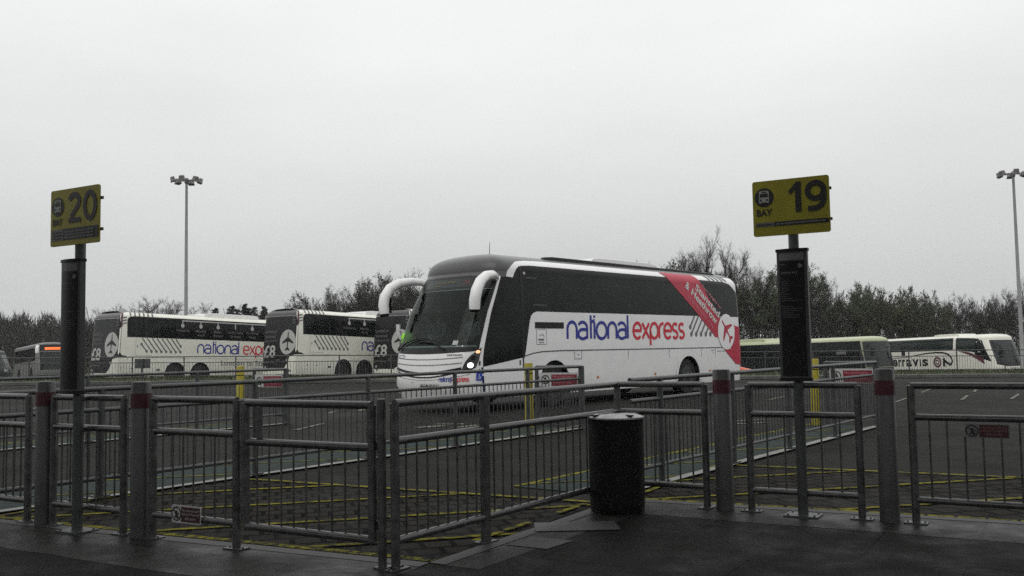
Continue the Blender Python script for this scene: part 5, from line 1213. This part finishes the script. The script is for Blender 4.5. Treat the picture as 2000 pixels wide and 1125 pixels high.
s.flat('cab_reflection', [P1(rect(X(2.3), 1.9, X(1.6), 2.15))], MT['dimtext'], lb, 3)
mb = MB(); mb.prism([(8.2, 2.86), (8.3, 3.02), (8.8, 3.06), (10.7, 3.02), (10.85, 2.70)], 1.9, Matrix(((1, 0, 0, 0), (0, 0, -1, .95), (0, 1, 0, 0), (0, 0, 0, 1)))); mb.build('roof_unit', MT['lime'], lb, bevel=.03)
th = radians(149); Hl = Vector((sin(th) * cos(radians(1.0)), cos(th) * cos(radians(1.0)), sin(radians(1.0))))
place(lb, frame(-Hl, None, (.20, -1.05, 0), (24.1, 60.4, -1.42)) @ Matrix.Scale(1.09, 4))

# ---------------------------------------------------------------- small coach with lit destination, far left
sc_ = Shell(L=10.0, rear=.35, xc=1.5, w0=1.2, ws=1.14, zknee=2.0, zs=2.75, ztop=3.06, x0=((0.3, .05), (.6, 0), (1.2, .02), (2.75, .35)), xridge=.9)
scb = thing('midi_coach', 'small pale coach with a lit orange destination display, half hidden by the bay 20 timetable', 'coach')
s = sc_; hz = s.hz; X = lambda x: s.qx(x, 1); axs = (2.4, 7.4)
s.body('body', MT['midgrey'], scb, arches=axs, R=.52, Rbox=.6); wheel_well(scb, axs, R=.54, y=1.195)
for x in axs:
    for sd_ in (-1, 1): wheel(scb, x, sd_, r=.46, yo=1.13)
for sg in (1, -1): s.decal('side_window', [[(sg * X(.9), 1.55), (sg * X(9.6), 1.55), (sg * X(9.6), 2.62), (sg * X(.9), 2.62)]], MT['sideglass'], scb, 1)
pS = s.qx(.2, -1); s.decal('windscreen', [rect(-pS, .75, pS, 2.25)], MT['greyglass'], scb, 1); s.decal('destination_screen', [rect(-pS, 2.32, pS, 2.86)], MT['coachblack'], scb, 1)
s.decal('destination_text', [rect(-.62, 2.42, .85, 2.62)], MT['dest_on'], scb, 2)
s.flat('destination_gaps', [P1(rect(-.30 + .17 * k, 2.49, -.22 + .17 * k, 2.54)) for k in range(7)], MT['signyel'], scb, 3)
s.flat('roof_front_edge', [P1(rect(-pS, 2.25, pS, 2.30))], MT['mastgrey'], scb, 3)
for sg in (1, -1):
    mb = MB(); mb.tube([(.4, sg * 1.05, 2.72), (.0, sg * 1.22, 2.70), (-.12, sg * 1.28, 2.5), (-.12, sg * 1.28, 2.15)], [.08, .12, .14, .14], 10); mb.build('mirror_arm', MT['coachwhite'], scb, smooth='auto')
th = radians(142); Hs = Vector((sin(th), cos(th), 0.035))
place(scb, frame(-Hs, None, (0.2, 1.2, 0), (-39.2, 78.2, -.50)))
# dark van at the left edge
sv = Shell(L=6.4, rear=.3, xc=1.3, w0=1.02, ws=.95, zknee=1.1, zs=2.0, ztop=2.25, nF=5, x0=((0.3, .05), (.6, 0), (.95, .05), (1.05, .14), (2.0, .5)), xridge=.8, zb=.28)
van = thing('dark_minibus', 'dark minibus at the left picture edge beside the small coach', 'minibus'); s = sv; X = lambda x: s.qx(x, 1)
axs = (1.05, 4.8); s.body('body', MT['darkbus'], van, arches=axs, R=.38, Rbox=.44, zc=.36); wheel_well(van, axs, R=.40, zc=.36, y=.97)
for x in axs:
    for sd_ in (-1, 1): wheel(van, x, sd_, r=.34, wd=.22, yo=.93)
for sg in (1, -1): s.decal('side_window', [[(sg * X(.9), 1.12), (sg * X(6.1), 1.12), (sg * X(6.1), 1.90), (sg * X(1.1), 1.90)]], MT['greyglass'], van, 1); s.decal('headlight', [[(sg * .5, .7), (sg * .85, .7), (sg * .85, .88), (sg * .5, .88)]], MT['palecircle'], van, 1)
s.decal('windscreen', [rect(-.75, 1.08, .75, 1.90)], MT['greyglass'], van, 1)
place(van, frame((-0.97, -.2, 0), None, (0, -.98, 0), (-37.1, 70.6, -.40)))
# orange car just behind the big coach
so_ = Shell(L=4.1, rear=.35, xc=1.9, w0=.86, ws=.66, zknee=.85, zs=1.30, ztop=1.46, x0=((0.2, .05), (.5, 0), (.72, .12), (.86, .60), (.92, .95), (1.30, 1.55)), xridge=1.8, xr=((.2, 0), (.9, .05), (1.3, .3)), rridge=.35, zb=.22)
car = thing('hatchback_car', 'orange car whose bonnet shows behind the tail of the big coach', 'car'); s = so_; X = lambda x: s.qx(x, -1)
axs = (.80, 3.35); s.body('body', MT['orange'], car, arches=axs, R=.34, Rbox=.40, zc=.31); wheel_well(car, axs, R=.36, zc=.31, zb=.22, y=.85)
for x in axs:
    for sd_ in (-1, 1): wheel(car, x, sd_, r=.31, wd=.2, yo=.82)
for sg in (1, -1): s.decal('side_window', [[(sg * X(1.92), .92), (sg * X(3.9), .92), (sg * X(3.8), 1.27), (sg * X(2.05), 1.27)]], MT['sideglass'], car, 1); s.decal('headlight', [[(sg * .42, .58), (sg * .75, .60), (sg * .75, .70), (sg * .45, .70)]], MT['palecircle'], car, 1)
s.decal('windscreen', [rect(-.6, .95, .6, 1.28)], MT['greyglass'], car, 1)
s.flat('number_plate', [P1(rect(-.26, .40, .26, .51))], MT['signwhite'], car, 2)
place(car, frame((-1, 0.03, 0), None, (0, -.86, 0), (12.45, 50.0, -.66)))

# ================================================================ far railing, sign seen from behind, floodlight masts
def far_rail(label, x0, x1, y0, y1):
    t = thing('far_railing', label, 'railing', (x0, y0, 0), 0, 'thin steel railings along the verge'); a = Vector((x0, y0, 0)); b = Vector((x1, y1, 0)); L_ = (b - a).length; n = round(L_ / 2.35)
    P = lambda k: a.lerp(b, k)
    zt = lambda p: verge_z(p.x, p.y) + 1.0
    for i in range(n + 1):
        p = P(i / n); mb = MB(); mb.tube([(p.x - x0, p.y - y0, zt(p) - 1.05), (p.x - x0, p.y - y0, zt(p))], .032, 8); mb.build('post', MT['steeld'], t)
    for nm, dz, r in (('top_rail', 0, .024), ('middle_rail', -.27, .018), ('bottom_rail', -.90, .018)):
        mb = MB(); mb.tube([(P(i / n).x - x0, P(i / n).y - y0, zt(P(i / n)) + dz) for i in range(n + 1)], r, 6); mb.build(nm, MT['steeld'], t)
    mb = MB()
    for i in range(n * 18):
        if i % 18 == 0: continue
        p = P(i / (n * 18)); z = zt(p); r = .008; mb.add([(p.x - x0 - r, p.y - y0, z - .90), (p.x - x0, p.y - y0 - r, z - .90), (p.x - x0 + r, p.y - y0, z - .90), (p.x - x0 - r, p.y - y0, z - .27), (p.x - x0, p.y - y0 - r, z - .27), (p.x - x0 + r, p.y - y0, z - .27)], [(0, 1, 4, 3), (1, 2, 5, 4), (2, 0, 3, 5)])
    mb.build('infill_bars', MT['steeld'], t)
far_rail('thin steel railing in front of the three parked coaches at left', -30.0, 4.0, 44.6, 44.4)
far_rail('thin steel railing in front of the lime roofed bus and tour coach at right', 9.5, 32.0, 44.3, 44.6)
bk = thing('road_sign', 'grey rectangular sign seen from behind on a post before the leftmost parked coach', 'sign', (-17.1, 43.75, verge_z(-17.1, 43.75)))
mb = MB(); mb.tube([(0, 0, -.05), (0, 0, 1.0)], .045, 10); mb.build('post', MT['steeld'], bk); mb = MB(); mb.box((0, .06, .78), (.72, .012, .44)); mb.box((0, .045, .9), (.66, .02, .03)); mb.box((0, .045, .66), (.66, .02, .03)); mb.build('plate', MT['steeld'], bk)
def mast(label, x, y, h, rz):
    zb_ = terrain_z(x, y) - .1; t = thing('floodlight_mast', label, 'lamp mast', (x, y, zb_), rz, 'tall floodlight masts')
    hh = h - zb_
    mb = MB(); mb.tube([(0, 0, 0), (0, 0, 1.4), (0, 0, 1.45), (0, 0, hh)], [.16, .16, .125, .075], 14); mb.build('mast', MT['mastgrey'], t, smooth='auto')
    mb = MB(); mb.lathe((0, 0, hh - .25), [(.10, 0), (.13, .05), (.13, .3), (.06, .36)], 14)
    for k in range(6): a_ = k * pi / 3 + .3; mb.tube([(0, 0, hh - .05), (.78 * cos(a_), .78 * sin(a_), hh - .05)], .03, 8)
    mb.build('head_frame', MT['mastlamp'], t, smooth='auto')
    for k in range(6):
        a_ = k * pi / 3 + .3; R_ = Matrix.Rotation(a_, 3, 'Z') @ Matrix.Rotation(radians(18), 3, 'Y')
        mb = MB(); c = Vector((.82 * cos(a_), .82 * sin(a_), hh)); mb.box(c, (.26, .34, .26), R_, .8); mb.box(c + R_ @ Vector((0, 0, -.15)), (.30, .38, .08), R_); mb.build('floodlight', MT['mastlamp'], t, bevel=.02)
mast('tall grey floodlight mast rising behind the leftmost parked coach', -19.9, 57.7, 12.05, .2)
mast('tall grey floodlight mast at the right picture edge beside the tour coach', 31.4, 58.6, 11.75, 1.0)

# ================================================================ trees
def grow(rnd, kind):
    """returns trunk MB, twig MB, leaf MB for a tree about 10 m tall standing at the origin"""
    trunk, twig, leaf = MB(), MB(), MB()
    cfg = dict(bare=dict(h=3.0, n=(11, 8, 6, 5), L=(4.0, 2.0, 1.0, .62), up=.32, spread=.95, lf=.25, tr=.16),
               upright=dict(h=1.4, n=(11, 7, 5, 4), L=(6.2, 2.1, 1.0, .6), up=.85, spread=.42, lf=.7, tr=.10),
               budding=dict(h=2.4, n=(9, 7, 6, 4), L=(4.4, 2.1, 1.1, .6), up=.42, spread=.8, lf=2.4, tr=.14),
               tall=dict(h=4.2, n=(8, 7, 6, 5), L=(4.3, 2.0, 1.0, .62), up=.62, spread=.62, lf=0, tr=.17))[kind]
    def spike(p, d, L_, r):
        b = p + d * L_; a = d.orthogonal().normalized(); c = d.cross(a)
        q = [p + (a * cos(w) + c * sin(w)) * r for w in (0, 2.09, 4.19)]; q2 = [b + (a * cos(w) + c * sin(w)) * r * .45 for w in (0, 2.09, 4.19)]
        twig.add(q + q2, [(0, 1, 4, 3), (1, 2, 5, 4), (2, 0, 3, 5)]); return b
    def rdir(d, ang):
        o = d.orthogonal().normalized(); o.rotate(Matrix.Rotation(rnd.uniform(0, 2 * pi), 3, d)); return (d * cos(ang) + o * sin(ang)).normalized()
    def branch(p, d, L_, r, lv):
        pts = [p]; dd = d; k = 4 if lv < 2 else 3
        for i in range(k):
            dd = (dd + Vector((rnd.gauss(0, .13), rnd.gauss(0, .13), rnd.gauss(0, .08) + cfg['up'] * .22))).normalized(); pts.append(pts[-1] + dd * L_ / k)
        (trunk if lv == 0 else twig).tube(pts, [r * (1 - .75 * i / k) for i in range(k + 1)], 6 if lv == 0 else 4, caps=False)
        n_ = cfg['n'][lv + 1]
        for i in range(n_):
            t = rnd.uniform(.22, 1.0) if i else 1.0; x = t * k; j = min(k - 1, int(x)); q = pts[j].lerp(pts[j + 1], x - j)
            cd = rdir(dd if t > .8 else (pts[j + 1] - pts[j]).normalized(), rnd.uniform(.35, .85) * (.75 + cfg['spread'] * .35)); cd = (cd + Vector((0, 0, cfg['up'] * .35))).normalized()
            cl = cfg['L'][lv + 1] * rnd.uniform(.6, 1.15) * (1.1 - .35 * t)
            if lv < 1: branch(q, cd, cl, max(.022, r * .42), lv + 1)
            else:
                e = spike(q, cd, cl, .015)
                for m_ in range(cfg['n'][3]):
                    w = rnd.uniform(.25, 1); q3 = q.lerp(e, w); d3 = (rdir(cd, rnd.uniform(.3, .9)) + Vector((0, 0, .15))).normalized(); e3 = spike(q3, d3, cfg['L'][3] * rnd.uniform(.5, 1.2), .0095)
                    if rnd.random() < .55:
                        spike(q3.lerp(e3, .5), rdir(d3, .7), .3, .010)
                    if cfg['lf'] and rnd.random() < cfg['lf'] * .6:
                        for _ in range(4 if cfg['lf'] > 1 else 1):
                            c = q3.lerp(e3, rnd.uniform(.3, 1)) + Vector((rnd.gauss(0, .05), rnd.gauss(0, .05), rnd.gauss(0, .05))); s_ = rnd.uniform(.045, .11)
                            a = Vector((rnd.gauss(0, 1), rnd.gauss(0, 1), rnd.gauss(0, 1))).normalized(); b = a.orthogonal().normalized()
                            leaf.add([c - a * s_, c + b * s_ * .6, c + a * s_, c - b * s_ * .6], [(0, 1, 2, 3)])
    h0 = cfg['h']; tp = [Vector((0, 0, -.3)), Vector((rnd.uniform(-.1, .1), rnd.uniform(-.1, .1), h0 * .5)), Vector((rnd.uniform(-.2, .2), rnd.uniform(-.2, .2), h0)), Vector((rnd.uniform(-.4, .4), rnd.uniform(-.4, .4), h0 + 2.6))]
    R_ = cfg['tr']; trunk.tube(tp, [R_ * 1.25, R_, R_ * .85, R_ * .4], 8, caps=False)
    for i in range(cfg['n'][0]):
        t = rnd.uniform(.75, 1.9) if kind != 'upright' else rnd.uniform(.15, 1.6); q = tp[1].lerp(tp[2], t * .9) if t < 1.1 else tp[2].lerp(tp[3], (t - 1.1) / .8)
        az = 2 * pi * i / cfg['n'][0] + rnd.uniform(-.4, .4); el_ = cfg['up'] * rnd.uniform(.6, 1.5) + .12
        d = Vector((cos(az) * cfg['spread'], sin(az) * cfg['spread'], el_)).normalized(); branch(q, d, cfg['L'][0] * rnd.uniform(.7, 1.05) * (1.25 - .25 * t), R_ * .5, 0)
    branch(tp[3], Vector((0, 0, 1)), cfg['L'][0] * (.5 if kind == 'bare' else .75), R_ * .4, 0)
    return trunk, twig, leaf
def conifer(rnd):
    trunk, twig, leaf = MB(), MB(), MB(); trunk.tube([(0, 0, -.3), (0, 0, 9.6)], [.16, .03], 8, caps=False)
    for i in range(150):
        z = rnd.uniform(1.2, 9.6); L_ = (10 - z) * .30 * rnd.uniform(.55, 1.1) + .15; a = rnd.uniform(0, 2 * pi); e = Vector((cos(a) * L_, sin(a) * L_, z - L_ * .15 + .1)); b = Vector((0, 0, z)); twig.tube([b, e], [.03, .012], 4, caps=False)
        for j in range(26):
            c = b.lerp(e, rnd.uniform(.15, 1.05)) + Vector((rnd.gauss(0, .09), rnd.gauss(0, .09), rnd.gauss(-.03, .07))); s_ = rnd.uniform(.08, .2); v1 = Vector((rnd.gauss(0, 1), rnd.gauss(0, 1), rnd.gauss(.2, .5))).normalized(); v2 = v1.orthogonal().normalized()
            leaf.add([c - v1 * s_, c + v2 * s_ * .35, c + v1 * s_, c - v2 * s_ * .35], [(0, 1, 2, 3)])
    return trunk, twig, leaf
KINDS_T = {}
def tree_proto(kind, v):
    k = (kind, v)
    if k not in KINDS_T:
        rnd = random.Random(hash(kind) % 1 + v * 17 + len(kind) * 101)
        tr, tw, lf = conifer(rnd) if kind == 'conifer' else grow(rnd, kind)
        top = max(p[2] for p in tw.v + lf.v); out = []
        for nm, mb_, m in (('trunk', tr, MT['bark'] if kind != 'conifer' else MT['barkd']), ('crown', tw, MT['bark'] if v % 2 else MT['barkd']), ('leaves', lf, MT['needle'] if kind == 'conifer' else MT['leafy'] if kind == 'budding' and v == 1 else MT['leaf'])):
            if mb_.v:
                me = bpy.data.meshes.new(nm); me.from_pydata(mb_.v, [], mb_.f); me.materials.append(m); me.update(); out.append((nm, me))
        KINDS_T[k] = (top, out)
    return KINDS_T[k]
rt = random.Random(21)
def tree(kind, v, px, d, ytop, label, group, wide=1.0):
    """a tree d metres out in the direction of the photograph's column px, as tall as it reaches there"""
    ry = fw * FPX + cr * (px - 1000) - cu * (ytop - 562.5); d += 15 if px > 1100 else 6; k = d / hypot(ry.x, ry.y); x, y = ry.x * k, ry.y * k; zt = CAM_H + ry.z * k
    z0 = terrain_z(x, y); top, parts = tree_proto(kind, v); s_ = max(.2, (zt - z0) / top)
    nm = {'bare': 'bare_tree', 'upright': 'thicket_tree', 'budding': 'budding_tree', 'tall': 'tall_bare_tree', 'conifer': 'conifer_tree'}[kind]
    t = thing(nm, label, 'tree', (x, y, z0), rt.uniform(0, 6.28), group); t.scale = (s_ * wide, s_ * wide, s_)
    for n_, me in parts: o = bpy.data.objects.new(n_, me); COL.objects.link(o); o.parent = t
    return t
GL, GR, GC = 'trees beyond the parked coaches', 'trees beyond the right hand buses', 'conifers on the skyline'
TL = 'tree of the mixed bare row rising between the parked coaches and the big coach mirror'
for i, (px, d, y, kd, v) in enumerate([(588, 72, 577, 'upright', 0), (612, 70, 566, 'budding', 0), (640, 74, 556, 'upright', 1), (664, 70, 550, 'upright', 2), (692, 72, 541, 'upright', 0), (716, 76, 531, 'upright', 1), (738, 70, 527, 'upright', 2), (762, 74, 522, 'upright', 0), (786, 70, 520, 'upright', 1), (812, 73, 519, 'upright', 2), (840, 76, 520, 'upright', 0), (700, 82, 545, 'budding', 1), (760, 82, 530, 'budding', 0), (620, 84, 572, 'upright', 2), (655, 86, 560, 'upright', 0), (800, 84, 528, 'upright', 2), (870, 80, 530, 'upright', 1), (910, 80, 540, 'upright', 2)]):
    tree(kd, v, px, d, y, TL if kd == 'upright' else 'greenish budding tree among the bare row left of the big coach mirror', GL, 1.0 if kd == 'upright' else .9)
for px, d, y, v, lb_ in ((288, 84, 574, 0, 'rounded bare tree left of the floodlight mast above the leftmost coach'), (336, 86, 578, 1, 'rounded bare tree just left of the floodlight mast'), (388, 88, 585, 2, 'small rounded bare tree just right of the left floodlight mast'), (205, 100, 598, 1, 'low bare tree behind the tail of the leftmost coach')):
    tree('bare', v, px, d, y, lb_, 'rounded bare trees above the leftmost coach', 1.15)
for px, y in ((421, 600), (452, 596), (478, 592), (497, 598), (516, 597), (463, 602), (487, 600)): tree('conifer', int(px) % 2, px, 92, y, 'dark conifer top peeping over the leftmost coach roof', GC, 1.25)
tree('tall', 0, 1370, 60, 434, 'tallest bare tree, standing above the tail of the big coach', GR, .72)
tree('tall', 1, 1412, 70, 462, 'second tallest bare tree right behind the tallest one', GR, .75)
RB = 'tree in the wood behind the big coach tail and bay 19 timetable'; RG = 'leafing greenish tree in the wood above the lime roofed bus and tour coach'
for px, d, y, kd, v in ((1200, 74, 512, 'bare', 2), (1240, 74, 508, 'bare', 0), (1268, 72, 504, 'budding', 0), (1300, 76, 500, 'budding', 0), (1332, 72, 497, 'upright', 2), (1352, 78, 500, 'bare', 0), (1440, 72, 496, 'bare', 0), (1462, 76, 500, 'upright', 0), (1486, 70, 512, 'budding', 0), (1508, 74, 520, 'upright', 1), (1535, 72, 512, 'budding', 0), (1560, 76, 516, 'bare', 0), (1585, 72, 521, 'budding', 0), (1606, 70, 535, 'bare', 2), (1628, 75, 548, 'upright', 2), (1420, 80, 510, 'upright', 1), (1380, 82, 505, 'upright', 0), (1475, 84, 530, 'upright', 2), (1545, 84, 535, 'upright', 0), (1600, 84, 545, 'upright', 1)): tree(kd, v, px, d, y, RB, GR, .8)
for px, d, y, v in ((1650, 70, 556, 0), (1675, 72, 546, 1), (1700, 74, 552, 0), (1722, 70, 560, 1), (1752, 72, 556, 0), (1778, 74, 555, 1), (1802, 70, 562, 0), (1826, 73, 574, 1), (1690, 80, 556, 0), (1765, 82, 562, 1), (1835, 82, 590, 0)): tree('budding', v, px, d, y, RG, GR, .74)
for px, d, y, v, lb_ in ((1872, 76, 565, 0, 'thin pale bare tree in the gap above the tour coach'), (1898, 84, 585, 2, 'faint bare tree just right of the thin pale one'), (1936, 74, 577, 1, 'dark bare tree left of the right floodlight mast'), (1968, 76, 556, 0, 'bare tree directly behind the right floodlight mast'), (1996, 72, 530, 2, 'bare tree cut by the right picture edge'), (1922, 86, 590, 0, 'low bare tree behind the dark one left of the right floodlight mast')): tree('bare', v, px, d, y, lb_, GR, .78)
# undergrowth: a tangled mass under the trees
ru = random.Random(5); mb = MB(); mb.use(MT['barkd']); mb.use(MT['earth']); mb.use(MT['leaf'])
for i in range(48000):
    a = radians(ru.uniform(-34, 31)); d = ru.uniform(80, 99) + 18 * smooth(-17, -22, math.degrees(a)); x, y = d * sin(a), d * cos(a); z0 = terrain_z(x, y); hmx = 4.6 + 1.8 * mnoise.noise((x * .12, y * .05, 3))
    zz = z0 + ru.random() ** 1.2 * hmx
    if i % 3 == 0:
        mb.use(MT['barkd']); L_ = ru.uniform(.5, 1.5); dx, dy = ru.gauss(0, .3), ru.gauss(0, .3); r = .018
        mb.add([(x - r, y, zz), (x + r, y, zz), (x + dx + r, y + dy, zz + L_), (x + dx - r, y + dy, zz + L_)], [(0, 1, 2, 3)])
    else:
        mb.use(MT['leaf'] if i % 5 == 0 else MT['barkd']); s_ = ru.uniform(.06, .17); v1 = Vector((ru.gauss(0, 1), ru.gauss(0, 1), ru.gauss(0, 1))).normalized(); v2 = v1.orthogonal().normalized(); c = Vector((x, y, zz))
        mb.add([c - v1 * s_, c + v2 * s_ * .5, c + v1 * s_, c - v2 * s_ * .5], [(0, 1, 2, 3)])
tag(mb.build('undergrowth'), kind='stuff')
# far wooded hill at left, one mass
mb = MB(); mb.use(MT['barkd']); mb.use(MT['bark']); mb.use(MT['leaf'])
for i in range(330):
    a = radians(ru.uniform(-38, -19)); d = ru.uniform(125, 185); x, y = d * sin(a), d * cos(a); z0 = terrain_z(x, y); H_ = ru.uniform(3.4, 5.2) * (1 if a < radians(-23) else .75); W_ = ru.uniform(1.6, 2.8); mb.use(MT['barkd'] if i % 3 else MT['bark'])
    for j in range(110):
        t = ru.random(); rr2 = W_ * (1 - (2 * t - 1) ** 2 * .75) * ru.random() ** .5; w = ru.uniform(0, 6.28); px_, py_, pz_ = x + rr2 * cos(w), y + rr2 * sin(w), z0 + t * H_; r = ru.uniform(.03, .06); L_ = ru.uniform(.5, 1.3); dx, dy = ru.gauss(0, .35), ru.gauss(0, .35)
        mb.add([(px_ - r, py_, pz_), (px_ + r, py_, pz_), (px_ + dx + r * .4, py_ + dy, pz_ + L_), (px_ + dx - r * .4, py_ + dy, pz_ + L_)], [(0, 1, 2, 3)])
tag(mb.build('wooded_hill'), kind='stuff')

# ================================================================ unseen canopy and back wall, added to shade the pavement and railings
cp = thing('shade_canopy', 'unseen flat concrete station canopy added over the waiting pavement for its shade', 'canopy', (0, 3.3, 4.0))
mb = MB(); mb.box((0, 0, .18), (60, 5.6, .3)); mb.build('roof_slab', MT['concrete'], cp)
for y in (-2.85, 2.85): mb = MB(); mb.box((0, y, .2), (60, .10, .38)); mb.build('fascia', MT['steeld'], cp)
for x in (-16, -8, 8, 16):
    mb = MB(); mb.tube([(x, -1.2, -4), (x, -1.2, .03)], .15, 16); mb.build('column', MT['steeld'], cp, smooth='auto')
tw_ = thing('sky_block_wall', 'unseen grey clad wall added behind the waiting pavement to block low sky', 'building', (0, -24, 0))  # never in view; added to hold back light from behind the camera
mb = MB(); mb.box((0, 0, 2.5), (60, .3, 5.0)); mb.build('wall', MT['wallgrey'], tw_)
for i in range(-4, 5):
    mb = MB(); mb.box((i * 6, .17, 1.8), (4.4, .04, 2.4)); mb.build('window', MT['greyglass'], tw_)

# ================================================================ damp air
hz_m = bpy.data.materials.new('damp_air'); hz_m.use_nodes = True; nt = hz_m.node_tree
for n in list(nt.nodes): nt.nodes.remove(n)
vo = nt.nodes.new('ShaderNodeVolumePrincipled'); vo.inputs['Color'].default_value = (0.88, 0.90, 0.91, 1); vo.inputs['Density'].default_value = 0.0004; vo.inputs['Anisotropy'].default_value = 0.1
ou = nt.nodes.new('ShaderNodeOutputMaterial'); nt.links.new(vo.outputs[0], ou.inputs['Volume'])
mb = MB(); mb.box((0, 155, 12), (840, 450, 32)); tag(mb.build('haze', hz_m), kind='stuff')
for o in SC.objects:
    if o.get('label') and not 4 <= len(o['label'].split()) <= 16: print('LABEL', len(o['label'].split()), o.name, o['label'])
